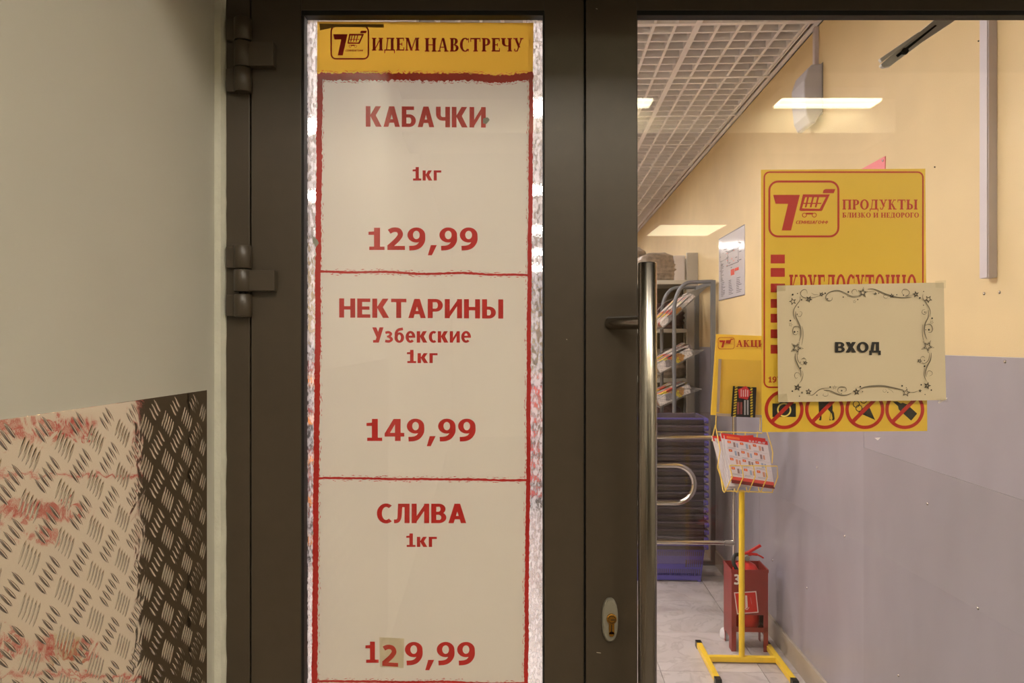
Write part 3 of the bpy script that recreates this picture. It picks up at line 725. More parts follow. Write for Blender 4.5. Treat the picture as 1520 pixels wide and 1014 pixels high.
for c_ in (rg,):
    c_.box(ex + .0005, ex + .0075, YD - .0139, YD - .0134, cz0 - .0014, cz0 - .0002)
    c_.box(ex + .0012, ex + .0026, YD - .0124, YD - .0119, cz0 - .024, cz0 - .010)
    c_.build('keyway', M_dark, E, world=True)
# scratches and chips on the frame
ch = Ink(YD - .0003)
for (x, y, l) in ((885, 968, 7), (840, 503, 2), (884, 12, 3)): ch.poly([(x, y), (x + l, y + 1), (x + l, y + 2), (x + 1, y + 1.2)])
ch.build('paint_chip', mat('bare_chip', (190, 180, 160), .6), d2)

# ================================================================== TREAD PLATE on the left wall
b305, ztop = on_wall(305, 579, AL)
PL_ = thing('tread_plate', 'five-bar aluminium tread plate fixed low on the left wall, mirroring the poster', 'wall plate', W(AL, .2, 0), -TH)
# local frame: x out of the wall, y along it (b-.2)
L0, L1 = -1.2, b305 - .2
MB().box(.0005, .0028, L0, L1, .1, ztop).build('sheet', M_tread, PL_, bevel=.0006)
bars = MB(); per_b, per_z = .0605, .0575
def bar(yc, zc, dy, dz):
    d = Vector((0, dy, dz)); L = d.length / 2; t = d.normalized(); s_ = Vector((0, -t.z, t.y)); c = Vector((.0028, yc, zc)); n = 6; wd = .0025; hh = .0010
    vs = [c - t * L]
    for i in range(1, n):
        u = -1 + 2 * i / n; w = wd * (1 - u * u) ** .8
        vs += [c + t * L * u - s_ * w, c + t * L * u - s_ * w * .4 + Vector((hh * (1 - u * u) ** .5, 0, 0)), c + t * L * u + s_ * w * .4 + Vector((hh * (1 - u * u) ** .5, 0, 0)), c + t * L * u + s_ * w]
    vs.append(c + t * L); fs = [(0, 2, 1), (0, 3, 2), (0, 4, 3)]
    for i in range(n - 2):
        k = 1 + 4 * i
        for q in range(3): fs.append((k + q, k + q + 1, k + q + 5, k + q + 4))
    k = 1 + 4 * (n - 2); e = len(vs) - 1
    fs += [(k, k + 1, e), (k + 1, k + 2, e), (k + 2, k + 3, e)]
    bars.add(vs, fs, True)
bA, zA = on_wall(138.8, 652, AL)
bA -= .2
for i in range(-16, 8):
    for j in range(-22, 3):
        y = bA + i * per_b; z = zA + j * per_z
        for k in range(-2, 3):
            yy, zz = y + k * .0058, z - k * .0048
            if zz + .013 < ztop and .55 < y + .2 + .6 and yy + .008 < L1: bar(yy, zz, .0135, .0245)
            yy, zz = y + per_b / 2 + k * .0062, z - per_z / 2 + k * .0056
            if zz + .011 < ztop and yy + .011 < L1: bar(yy, zz, .0205, -.0212)
bars.build('tread_bar', M_tread, PL_, kind='stuff')

# ================================================================== PRICE POSTER (behind the left pane)
YP = YG + .0085
po = thing('price_poster', 'tall white price poster with yellow heading and red letters behind narrow left pane', 'poster', at(625, 1013, YP))
def polybox(name, pts, Y, th, m, parent, wob=0):
    b = MB(); b.prism([at(x, y, Y) for x, y in pts], (0, th, 0)); return b.build(name, m, parent, world=True)
def sheet(name, pts, Y, m, parent):
    b = MB(); b.add([at(x, y, Y) for x, y in pts], [(0, 1, 2, 3)]); return b.build(name, m, parent, world=True)
sheet('paper', [(470.5, 112), (791, 113), (783, 1090), (461.5, 1090)], YP, M_paper, po)
YI = YP - .0003
sheet('heading_band', [(471, 32), (792, 34), (791, 113), (470.5, 112)], YP, M_yhead, po)
k = Ink(YI - .0001)
_, A, B = k.rough(471, 112.5, 791.5, 115.5, 8.5, 5, 1.8, 1, .6)
k.flecks(A, Vector((0, 1)), 2, .6); k.flecks(B, Vector((0, -1)), 3, .6)
_, A, B = k.rough(475, 110, 466.5, 1040, 7.2, 1.2, 2.2, 2, .3); k.flecks(B, Vector((1, 0)), 4, .25); k.flecks(A, Vector((1, 0)), 5, 0)
_, A, B = k.rough(788.5, 110, 781, 1040, 5.2, 1.2, 2.2, 3, .35); k.flecks(A, Vector((-1, 0)), 6, .35)
for (x0, y0, x1, y1, sd) in ((475, 403, 785, 408, 11), (471, 710, 783, 713, 12), (467, 1011.5, 782, 1014, 13)):
    _, A, B = k.rough(x0, y0, x1, y1, 2.6, 2, 2.5, sd, .55); k.flecks(A, Vector((0, 1)), sd, .3); k.flecks(B, Vector((0, -1)), sd + 1, .3)
k.build('brushed_border', M_red, po)
R_ = M_red
logo(po, 490.5, 38, 548, 88.5, YI, mat('heading_red', (176, 26, 24), .5), 2.2)
text(po, 'ИДЕМ', 552, 56, 622.5, 79, YI, MATS['heading_red'], 'serif')
text(po, 'НАВСТРЕЧУ', 630.5, 56, 777, 77, YI, MATS['heading_red'], 'serif')
B_ = .03
text(po, 'КАБАЧКИ', 543, 157.5, 721, 188, YI, R_, bold=B_, tilt=1.5)
text(po, '1кг', 612.5, 248, 655, 268, YI, R_, bold=B_)
text(po, '129,99', 547, 337.5, 709, 379, YI, R_, bold=B_)
text(po, 'НЕКТАРИНЫ', 503.5, 443, 747, 471.5, YI, R_, bold=B_, tilt=1.5)
text(po, 'Узбекские', 552.5, 486, 699, 509, YI, R_, bold=B_)
text(po, '1кг', 604, 519.5, 649.5, 539, YI, R_, bold=B_)
text(po, '149,99', 544, 621.5, 706, 662.5, YI, R_, bold=B_)
text(po, 'СЛИВА', 559.5, 747.5, 692, 777, YI, R_, bold=B_)
text(po, '1кг', 603, 792, 648.5, 812, YI, R_, bold=B_)
text(po, '1', 542.5, 952.5, 562, 984, YI, R_, bold=B_)
text(po, '9,99', 601, 953, 705, 995, YI, R_, bold=B_)
polybox('taped_patch', [(563, 946), (600, 948), (599, 992), (564, 990)], YI, .0002, mat('patch_paper', (208, 194, 166), .4), po)
text(po, '2', 567, 956.5, 591, 988.5, YI - .0003, mat('patch_red', (190, 60, 44), .5), bold=B_, tilt=1.5)
k = Ink(YI - .0002); k.poly([(474, 35), (570, 36), (570, 41), (500, 40), (475, 45)]); k.build('tape_strip', mat('old_tape', (150, 112, 40), .4), po)
k = Ink(YP - .002); k.poly([(463, 349), (471, 356), (473.5, 361), (469, 367), (465, 361)]); k.build('peeled_bit', mat('grey_peel', (150, 150, 138), .6), po); k = Ink(YP - .002); k.poly([(717, 176), (724, 174), (727, 178), (722, 184), (717, 183)]); k.build('peeled_bit', mat('grey_peel', (150, 150, 138), .6), po)
# crumpled film either side of the sheet
for x0, x1, nm in ((456, 473.5, 1), (781, 808, 2)):
    b = MB(); n = 170; m_ = 5; vs = []
    for i in range(n + 1):
        py = 24 + (1080 - 24) * i / n
        for j in range(m_ + 1):
            px = x0 + (x1 - x0) * j / m_; p = at(px, py, YP + .0022)
            p.y += .0012 * noise.noise(Vector((px * .12, py * .09, nm * 5))); vs.append(p)
    b.add(vs, [(i * (m_ + 1) + j, i * (m_ + 1) + j + 1, (i + 1) * (m_ + 1) + j + 1, (i + 1) * (m_ + 1) + j) for i in range(n) for j in range(m_)], True)
    b.build('clear_film', M_film, po, world=True, label='crumpled clear film beside the poster')

# ================================================================== YELLOW SIGN (behind the right pane)
ys = thing('shop_sign', 'yellow plastic shop sign with red emblem and four prohibition rings, taped to right pane', 'sign', at(1253, 641, YP))
sheet('panel', [(1129.5, 252), (1373.5, 250.5), (1376.5, 640), (1131, 641.5)], YP, M_yellow, ys)
k = Ink(YI)
k.rrect(1134.5, 255.5, 1370, 575, 8, 2.2)
k.build('red_border', M_red2, ys)
for y in (378, 398, 421, 444, 466, 489, 512): Ink(YI).rect(1144, y, 1165, y + 13).build('red_square', M_red2, ys)
logo(ys, 1140.5, 268, 1246, 352.5, YI, M_red2, 3.0)
text(ys, 'ПРОДУКТЫ', 1250.5, 296, 1362, 314, YI, M_red2, 'serif')
text(ys, 'БЛИЗКО И НЕДОРОГО', 1250.5, 315.5, 1364, 324.5, YI, M_red2, 'serif')
text(ys, 'КРУГЛОСУТОЧНО', 1171.5, 407, 1360.5, 446, YI, M_red2, 'serif')
text(ys, '1979', 1140.5, 559, 1166, 568, YI, M_red2, bold=.03)
M_pic = mat('pictogram_black', (24, 24, 20), .5)
bk = Ink(YI)
bk.poly([(1146.5, 599), (1156, 599), (1158, 597), (1174, 597), (1175, 599), (1181.5, 599), (1181.5, 619), (1146.5, 619)])
bk.build('camera_pictogram', M_pic, ys); bk = Ink(YI)
bk.poly([(1215, 590), (1235, 588), (1236, 606), (1228, 607), (1219, 608), (1215, 600)])
bk.poly([(1215, 597), (1219.5, 603), (1219.5, 621), (1219, 624), (1215.5, 624), (1217, 620), (1215.5, 612)])
bk.poly([(1226, 600), (1236, 600), (1235, 608), (1238, 613), (1239, 622), (1237.5, 624), (1234.5, 624), (1236, 621), (1234.5, 614), (1229, 608)])
bk.poly([(1234, 604), (1236, 604), (1236, 608), (1233, 614), (1232, 622), (1234, 624), (1231, 624)])
bk.build('dog_pictogram', M_pic, ys); bk = Ink(YI)
bk.poly([(1288, 599), (1299, 623.5), (1274, 612.5)])
for (cx, cy) in ((1271, 600), (1282, 594), (1275, 606), (1273, 590)): bk.ring(cx, cy, 5.2, 1.2, 18)
bk.build('ice_cream_pictogram', M_pic, ys); bk = Ink(YI)
bk.poly([(1325, 596), (1332, 596), (1337, 599), (1340, 598), (1346, 600), (1361.5, 614), (1352.5, 624.5), (1334, 608), (1333, 603)])
bk.build('bottle_pictogram', M_pic, ys)
k = Ink(YI - .0002); k.ring(1164, 608.5, 10.5, 2.2, 30); k.build('lens_ring', M_paly, ys)
for cx in (1164, 1224, 1283.8, 1343):
    k = Ink(YI - .0003); k.ring(cx, 608, 29, 5, 48)
    q = 19.5; k.poly([(cx - q - 2, 608 + q - 2), (cx - q + 2, 608 + q + 2), (cx + q + 2, 608 - q + 2), (cx + q - 2, 608 - q - 2)])
    k.build('prohibition_ring', M_red2, ys)

# ================================================================== ENTRANCE SHEET (taped outside, on the glass)
YV = YG - .0022
vs_ = thing('entrance_sheet', 'white landscape page with star ornament border and black entrance word, taped over yellow sign', 'sign', at(1279, 596, YV))
b = MB(); n, m_ = 16, 12; vv = []
TL, TR, BR, BL = (1153, 424), (1400, 419.5), (1404, 594), (1155, 597)
for j in range(m_ + 1):
    for i in range(n + 1):
        u, v = i / n, j / m_
        x = (1 - v) * ((1 - u) * TL[0] + u * TR[0]) + v * ((1 - u) * BL[0] + u * BR[0]); y = (1 - v) * ((1 - u) * TL[1] + u * TR[1]) + v * ((1 - u) * BL[1] + u * BR[1])
        p = at(x, y, YV); p.y += -.0004 + .0003 * noise.noise(Vector((u * 3, v * 3, 1))) - (.0012 * max(0, u - .85) / .15 * (1 if v < .5 else .4)); vv.append(p)
k0 = len(vv); vv += [p + Vector((0, .0002, 0)) for p in vv]
fs = []
for j in range(m_):
    for i in range(n):
        q = j * (n + 1) + i; fs += [(q, q + 1, q + n + 2, q + n + 1)]
b.add(vv[:k0], fs, True); b.build('paper', M_sheet, vs_, world=True)
YS = YV - .0022
def conv(R, pts): 
    ox, oy = R; s = 10.14
    return [(ox + p[0] / s, oy + p[1] / s) + tuple(x / s for x in p[2:]) for p in pts]
R1, R2, R3, R4 = (1150, 415), (1270, 415), (1150, 505), (1270, 505)
gk, mk, bk2 = Ink(YS), Ink(YS), Ink(YS - .0001)
CUR = [
 (R1, 9, [(490,215),(480,165),(440,150),(395,185),(395,235),(440,270),(510,275),(600,268),(670,245)]), (R1, 6, [(550,200),(590,225),(660,228)]),
 (R1, 15, [(865,270),(860,305),(820,322),(775,290),(775,240),(830,190),(930,165),(1010,180),(1120,235),(1200,252),(1290,235)]),
 (R1, 8, [(1240,190),(1220,150),(1180,155),(1160,190),(1180,225)]), (R1, 7, [(1080,240),(1180,270),(1290,252)]),
 (R1, 12, [(380,255),(380,310),(330,380),(290,450),(285,530),(300,600)]), (R1, 18, [(315,480),(320,560),(365,660),(390,740),(390,850),(365,930)]),
 (R1, 7, [(335,520),(350,550),(385,555),(408,520),(405,490),(375,483)]), (R1, 9, [(405,700),(425,760),(425,880),(405,990)]),
 (R1, 11, [(380,740),(345,705),(290,715),(270,770),(285,820),(320,830),(350,805)]),
 (R2, 15, [(180,145),(260,140),(350,170),(450,215),(560,250),(660,270),(760,270),(850,262)]), (R2, 7, [(190,182),(240,176),(300,184)]),
 (R2, 7, [(480,225),(430,235),(425,265),(455,283),(490,262)]), (R2, 10, [(720,235),(698,190),(720,150),(770,148),(810,190),(795,230),(750,250),(860,235)]),
 (R2, 12, [(1015,220),(1015,280),(1060,350),(1110,430),(1125,500),(1115,560)]), (R2, 18, [(1095,460),(1095,560),(1050,660),(1035,760),(1050,840),(1075,900)]),
 (R2, 9, [(1010,680),(1005,800),(1015,880),(1035,950)]), (R2, 12, [(1040,700),(1080,675),(1130,680),(1160,740),(1140,790),(1095,795)]),
 (R2, 8, [(1045,450),(1010,460),(1000,500),(1030,525),(1065,505),(1070,470)]),
 (R3, 18, [(310,200),(310,280),(350,380),(390,460),(395,550)]), (R3, 10, [(335,200),(345,290),(380,350),(430,378)]), (R3, 10, [(400,290),(440,270),(475,295)]),
 (R3, 9, [(420,460),(425,530),(405,600),(365,650)]), (R3, 8, [(375,520),(355,490),(315,495),(298,535),(320,575),(345,560)]),
 (R3, 10, [(530,830),(580,820),(650,760),(730,725),(820,722)]), (R3, 16, [(740,755),(830,760),(920,800),(1000,825),(1080,825),(1150,800)]),
 (R3, 11, [(990,810),(950,770),(960,720),(1010,702),(1065,715),(1078,755),(1050,775)]), (R3, 7, [(800,785),(800,830),(760,845),(725,830),(740,805)]),
 (R4, 24, [(60,740),(150,705),(280,690),(420,690),(560,715),(720,750)]), (R4, 9, [(820,785),(880,785),(940,765)]),
 (R4, 18, [(1140,190),(1130,290),(1080,390),(1055,470),(1065,550)]), (R4, 10, [(1115,190),(1100,290),(1050,345),(990,340)]),
 (R4, 9, [(1045,270),(1015,245),(975,265)]), (R4, 9, [(1040,420),(1030,500),(1045,570),(1085,640)]),
 (R4, 8, [(1080,520),(1080,480),(1110,460),(1150,480),(1150,520),(1110,540)]), (R4, 5, [(445,735),(465,765),(435,785),(410,765),(420,740)]), (R4, 5, [(480,730),(540,760),(570,795)])]
for Rg, w, pts in CUR: gk.stroke(conv(Rg, pts), w / 10.14, 6)
STAR = [(R1, 272, 330, 58, 'b'), (R1, 515, 295, 56, 'g'), (R1, 705, 222, 40, 'b'), (R1, 240, 680, 32, 'l'), (R1, 1200, 333, 28, 'l'),
        (R2, 110, 197, 84, 'd'), (R2, 300, 213, 28, 's'), (R2, 545, 245, 40, 'b'), (R2, 907, 222, 54, 'g'), (R2, 1097, 295, 60, 'b'), (R2, 1147, 643, 32, 'l'),
        (R3, 330, 118, 105, 'd'), (R3, 460, 340, 40, 'b'), (R3, 345, 712, 62, 'g'), (R3, 510, 775, 50, 'b'), (R3, 900, 712, 34, 'l'), (R3, 1230, 778, 60, 'g'), (R3, 1007, 760, 20, 's'), (R3, 410, 790, 22, 's'),
        (R4, 1083, 95, 105, 'd'), (R4, 965, 313, 40, 'b'), (R4, 1080, 685, 60, 'g'), (R4, 762, 790, 66, 'b'), (R4, 970, 762, 30, 's')]
for i, (Rg, x, y, r, t) in enumerate(STAR):
    cx, cy, rr = Rg[0] + x / 10.14, Rg[1] + y / 10.14, r / 10.14; rot = (i * 1.7) % .9 - .3
    k = Ink(YS - .0001); m_ = M_inkmid
    if t == 'b': k.star(cx, cy, rr, 1.0, rot); m_ = M_ink
    elif t == 'g': k.star(cx, cy, rr, 1.2, rot); k.star(cx, cy, rr * .55, .6, rot)
    elif t == 'l': k.star(cx, cy, rr, .4, rot); m_ = M_inkgrey
    elif t == 's': k.star(cx, cy, rr, None, rot)
    else: k.star(cx, cy, rr * .72, 1.1, rot); k.star(cx, cy, rr, .45, rot); m_ = M_ink
    k.build('star', m_, vs_)
DOT = [(R1, [(270,228,14),(342,210,8),(404,305,11),(355,415,9),(338,522,8),(236,618,13),(298,788,14),(343,785,8),(760,207,12),(795,290,9),(1108,187,14),(1031,264,10),(1250,302,9)]),
       (R2, [(348,208,9),(620,230,9),(722,235,10),(968,277,14),(1024,180,8),(1022,386,8),(1044,490,9),(1152,583,13),(1103,756,14),(1057,757,8)]),
       (R3, [(390,420,12),(388,333,7),(265,768,12),(372,843,9),(835,706,12),(635,828,9),(1003,805,7),(1288,700,12)]),
       (R4, [(1038,392,13),(1037,306,8),(700,688,13),(764,717,7),(988,672,12),(1140,752,12),(1046,818,8),(106,775,8),(485,786,8)])]
for Rg, ds in DOT:
    for x, y, r in ds: bk2.disc(Rg[0] + x / 10.14, Rg[1] + y / 10.14, r / 10.14, 10)
gk.build('swirl_ornament', M_inkgrey, vs_, kind='stuff'); bk2.build('dot_ornament', M_ink, vs_, kind='stuff')
text(vs_, 'ВХОД', 1239.5, 507.5, 1307.5, 527, YS, M_ink, bold=.04, track=.05)
for pts in ([(1150, 420), (1166, 422), (1166, 432), (1150, 433)], [(1150, 586), (1168, 584), (1170, 600), (1151, 601)], [(1390, 591.5), (1407, 592), (1408, 597), (1391, 598)], [(1388, 417), (1404, 416), (1404, 428), (1389, 427)]):
    kk = Ink(YS - .0004); kk.poly(pts); kk.build('tape_piece', M_tape, vs_)

# stray glue marks on the pane
k = Ink(YG - .0004); k.poly([(1298, 650), (1308, 649), (1303, 654)]); k.poly([(1392, 597), (1406, 590), (1406, 592), (1394, 599)]); k.build('glue_mark', mat('glue_residue', (222, 214, 214), .6), d2)

# ================================================================== DOOR CLOSER ARM (inside, on the right leaf)
ca = thing('door_closer', 'silver two-bar door closer arm behind the top of right pane', 'door closer', at(1400, 30, 1.44))
def barp(name, pts, Y, th, m, parent, bevel=.001):
    return MB().prism([at(x, y, Y) for x, y in pts], (0, th, 0)).build(name, m, parent, bevel=bevel, world=True)
M_al = mat('anodised_aluminium', (226, 224, 220), .3, .15)
A1 = barp('main_bar', [(1308, 95), (1321, 84), (1386, 30), (1450, -14), (1465, -4), (1418, 30), (1370, 62), (1322, 98), (1313, 100), (1309, 98)], 1.43, .010, M_al, ca)
barp('fore_bar', [(1306, 87), (1341, 63), (1364, 47), (1366, 49), (1345, 66), (1322, 82.5), (1309, 92)], 1.426, .008, M_al, ca)
barp('slot', [(1330, 82), (1388, 37), (1391, 38), (1333, 85)], 1.4285, .001, M_dark, A1, 0)
c = at(1342, 77, 1.428); MB().tube([c, c - Vector((0, .006, 0))], .0065, 6).build('pivot_bolt', M_dark, A1, world=True)
barp('mounting_track', [(1400, -6), (1500, -60), (1500, -30), (1420, 6)], 1.43, .03, M_al, ca)

# ================================================================== RIGHT WALL FITTINGS
# cable trunking near the door
b1, zt = on_wall(1478, 412); b2, _ = on_wall(1455, 412, AW - .018)
t = thing('cable_trunking', 'vertical pale plastic cable trunking on the cream wall beside the door', 'cable duct', W(AW + .004, b1, zt), -TH)
MB().box(-.022, 0, 0, b2 - b1, 0, HC - zt - .005).build('channel', M_lilac, t, bevel=.001)
MB().box(-.025, -.022, .002, b2 - b1 - .002, .0005, HC - zt - .005).build('cover', M_lilac, t, bevel=.0006)
# loudspeaker
bs0, zs = on_wall(1220, 94); _, zl = on_wall(1220, 182)
t = thing('wall_speaker', 'pale grey angled wall loudspeaker high on the cream wall below the ceiling', 'loudspeaker', W(AW + .004, bs0, zl), -TH)
hh = zs - zl
prof = [(0, hh), (-.045, hh - .003), (-.060, hh * .93), (-.078, hh * .72), (-.078, hh * .5), (-.068, hh * .14), (-.052, 0), (-.03, .0), (0, hh * .2)]
MB().prism([(x, 0, z) for x, z in prof], (0, .16, 0)).build('housing', mat('speaker_plastic', (186, 184, 196), .4), t, bevel=.006, seg=3)
MB().box(-.002, 0, -.004, .165, hh * .15, hh + .004).build('back_plate', mat('back_plate_grey', (140, 132, 122), .5), t)
b_, z_ = on_wall(1215, 50)
t2 = thing('cable_trunking', 'short cream cable trunking running up from the wall loudspeaker', 'cable duct', W(AW + .004, bs0 + .045, zs), -TH)
MB().box(-.015, 0, 0, .028, 0, HC - zs - .004).build('channel', M_lilac, t2, bevel=.001)
MB().box(-.017, -.015, .002, .026, .001, HC - zs - .004).build('cover', M_lilac, t2)
# pink poster
b0, z1 = on_wall(1313, 232); b1_, _ = on_wall(1225, 250)
t = thing('pink_notice', 'pink notice on the cream wall, mostly hidden behind the yellow sign', 'notice', W(AW + .004, b0, z1 - .3), -TH)
MB().box(-.003, 0, 0, b1_ - b0, 0, .3).build('sheet', M_pink, t)
MB().tube([(-.003, .012, .288), (-.006, .012, .288)], .004, 10).build('pin', M_chrome, t)
# evacuation plan
b0, z0 = on_wall(1105, 438); b1_, _ = on_wall(1067, 440); _, z1 = on_wall(1105, 333)
t = thing('evacuation_plan', 'white evacuation plan sheet under glossy film on the cream wall', 'notice', W(AW + .004, b0, z0), -TH)
w_, h_ = b1_ - b0, z1 - z0
MB().box(-.004, 0, 0, w_, 0, h_).build('sheet', mat('plan_sheet', (205, 200, 208), .12), t)
k = MB(); kr = MB(); rr = random.Random(5)
def pr(K, u0, v0, u1, v1): K.box(-.0046, -.004, (1 - u1) * w_, (1 - u0) * w_, v0 * h_, v1 * h_)
for (u0, v0, u1, v1) in ((0, .985, 1, 1), (0, 0, 1, .012), (.05, .84, .3, .85), (.05, .62, .06, .85), (.3, .7, .8, .71), (.33, .5, .8, .51), (.33, .72, .78, .73), (.78, .5, .79, .82), (.38, .55, .39, .72), (.05, .62, .3, .625)): pr(k, u0, v0, u1, v1)
for i in range(26): u = rr.uniform(.04, .85); v = rr.uniform(.45, .8); pr(k, u, v, u + rr.uniform(.02, .1), v + .012)
for cx in (.1, .42, .72):
    for i in range(9): pr(k, cx, .06 + i * .026, cx + rr.uniform(.08, .18), .07 + i * .026)
for i in range(14): pr(k, .08, .3 + i * .022, .08 + rr.uniform(.04, .14), .31 + i * .022)
pr(kr, .5, .34, .64, .43); pr(kr, .66, .385, .8, .43)
for i in range(6): u = rr.uniform(.05, .7); v = rr.uniform(.48, .7); pr(kr, u, v, u + .03, v + .012)
k.build('plan_print', mat('plan_print_grey', (70, 62, 76), .4), t, kind='stuff'); kr.build('red_print', mat('plan_red', (226, 60, 44), .4), t, kind='stuff')

# ================================================================== YELLOW CATALOGUE STAND
Yc = 3.46; ac, bc = loc(1101, Yc)
st = thing('catalogue_stand', 'yellow tubular steel leaflet stand with H-shaped foot by the grey wall', 'leaflet stand', W(ac, bc, 0), -TH)
hw = .165
def stube(nm, x0, x1, y0, y1, z0, z1, m=M_ypaint, par=st): return MB().box(x0, x1, y0, y1, z0, z1).build(nm, m, par, bevel=.002)
for s_ in (-1, 1):
    x = s_ * hw
    f = stube('foot', x - .0125, x + .0125, -.24, .17, .006, .031)
    for y in (-.24, .17): stube('foot_cap', x - .0138, x + .0138, y - (.012 if y < 0 else .024), y + (.024 if y < 0 else .012), .0, .0325, M_black, f)
stube('crossbar', -hw + .0125, hw - .0125, -.0125, .0125, .006, .031)
ztop_post = Z3(728, Yc)
MB().tube([(0, 0, .031), (0, 0, ztop_post)], .0135, 20).build('post', M_ypaint, st)
# wire basket. local px -> x: (px-1101)/F*Yc
def L_(px, py, y): # local point of the stand whose depth is Yc + y
    Y = Yc + y; v = at(px, py, Y); q = v - W(ac, bc, 0)
    return Vector((q.x * CT - q.y * ST, q.x * ST + q.y * CT, v.z))
wr_ = .0026
def wire(pts, r=wr_): return MB().tube(pts, r, 8)
bkt = MB()
def wl_(*pts): bkt.tube([L_(*p) for p in pts], wr_, 8)
back_y, front_y, bot_y = .10, -.06, -.03
wl_((1063, 641, back_y), (1131, 643, back_y)); 
wl_((1063, 617, back_y), (1062.5, 634, back_y), (1069, 668, .0), (1065, 694, .0), (1077, 729, bot_y))
wl_((1062, 631, back_y), (1058.5, 645, back_y), (1057, 655, back_y))
wl_((1129, 617, back_y), (1128, 640, back_y))
wl_((1138, 640, back_y), (1145.5, 664, .03), (1147, 672, .0), (1146, 688, .0))
wl_((1083, 691, front_y), (1153.5, 692, front_y), (1154.5, 708, front_y), (1146, 731, bot_y))
for i, px in enumerate((1083, 1101, 1118.5, 1136.5)):
    dx = (px - 1083) * .02
    wl_((px, 691, front_y), (px + 2.5 if i else px + 4, 708, front_y - .004), (px - 7.5, 731, bot_y), (px - 10, 728, .04), (px - 16, 690, back_y), (px - 12, 641, back_y))
wl_((1077, 729, bot_y), (1147, 731, bot_y))
bkt.build('wire_basket', M_wire, st)
# board on two wires
bd = [L_(1063, 496, .09), L_(1163, 500, .09), L_(1160, 621, .10), L_(1055, 616, .10)]
B2 = MB(); B2.prism([bd[0], bd[1], bd[2], bd[3]], (0, .004, 0)); BD = B2.build('header_board', M_yboard, st)
# print on board in world pixels, just in front of it
Yb = Yc + .082
k = Ink(Yb); k.rrect(1066, 501, 1090, 518, 3.5, .7)
T = lambda x, y: (1066 + (x - 50) / 965 * 24, 501 + (y - 118) / 782 * 17)
k.poly([T(115, 315), T(478, 315), T(448, 438), T(148, 438)]); k.poly([T(318, 438), T(448, 438), T(358, 804), T(232, 804)])
k.poly([T(790, 200), T(990, 200), T(940, 260), T(840, 270), T(760, 540), T(500, 520), T(520, 308), T(790, 290)])
inv_dummy = None
def shop_ink(ink, name, m, parent, label=None):
    """ink drawn by pixels in front of a rotated thing: express it in that thing's own frame"""
    root = parent
    while root.parent: root = root.parent
    R0 = root.location; vs = []
    for v in ink.v:
        q = Vector(v) - R0; vs.append((q.x * CT - q.y * ST, q.x * ST + q.y * CT, q.z))
    b = MB(); b.v = vs; b.f = ink.f; b.sm = [False] * len(ink.f)
    return b.build(name, m, parent, label=label)
shop_ink(k, 'logo', M_red2, BD)
def shop_text(parent, s, x0, y0, x1, y1, Y, m, **kw):
    o = text(None, s, x0, y0, x1, y1, Y, m, **kw)
    k = Ink(Y); k.v = [v.co.copy() for v in o.data.vertices]; k.f = [tuple(p.vertices) for p in o.data.polygons]
    bpy.data.objects.remove(o)
    return shop_ink(k, 'lettering', m, parent)
shop_text(BD, 'АКЦИИ', 1093, 505, 1147, 517, Yb, M_red2, font='serif')
k = Ink(Yb); k.poly([(1066.5, 533), (1071, 533), (1067.5, 612), (1063.5, 612)]); k.poly([(1063, 613.5), (1063.3, 617.5), (1156, 621), (1156, 617)])
shop_ink(k, 'pocket_edge', mat('pocket_edge_grey', (176, 156, 132), .4), BD)
k = Ink(Yb + .002); k.poly([(1066.5, 533), (1158, 536), (1156, 620), (1063.3, 616)]); shop_ink(k, 'clear_pocket', glass_mat('pocket_film', (.95, .93, .90), .04, .2), BD)
fly = thing('flyer', 'small black leaflet with red burst in the pocket of the yellow board', 'leaflet', W(ac, bc, 0) + Vector((0, 0, 1.15)), -TH)
Yf = Yb - .003
k = Ink(Yf); k.poly([(1088, 573), (1123, 575), (1121, 620), (1085, 618.5)]); shop_ink(k, 'card', M_black, fly)
k = Ink(Yf - .001)
k.poly([(1091, 573.3), (1095, 573.5), (1092, 618.7), (1088, 618.6)]); k.poly([(1113.5, 574.5), (1117, 574.6), (1117.5, 619.8), (1114, 619.6)]); setp(shop_ink(k, 'hazard_strip', mat('hazard_yellow', (214, 186, 50), .5), fly), kind='stuff')
k = Ink(Yf - .0015)
for i in range(11): y = 576 + i * 4; k.poly([(1090 - i * .28, y), (1095 - i * .28, y - 1.5), (1095 - i * .28, y), (1090 - i * .28, y + 1.5)]); k.poly([(1113, y), (1118, y - 1.5), (1118, y), (1113, y + 1.5)])
setp(shop_ink(k, 'hazard_stripe', M_black, fly), kind='stuff')
k = Ink(Yf - .0015); k.star(1105, 583.5, 11, None, .2, .78); shop_ink(k, 'red_burst', mat('burst_red', (206, 40, 44), .5), fly)
k = Ink(Yf - .002)
for i in range(4): k.rect(1099.5 + i * 3.2, 578 + (i % 2), 1101 + i * 3.2, 589)
shop_ink(k, 'burst_print', mat('pale_print', (230, 190, 190), .5), fly)
k = Ink(Yf - .0015)
for i in range(2): k.rect(1104.5 + i * 4.2, 594, 1107 + i * 4.2, 616)
shop_ink(k, 'white_print', mat('flyer_grey', (170, 170, 170), .5), fly)
k = Ink(Yf - .0015)
for i in range(2): k.rect(1094 + i * 4.5, 597, 1097.5 + i * 4.5, 615)
shop_ink(k, 'red_print', mat('flyer_dullred', (140, 70, 64), .5), fly)

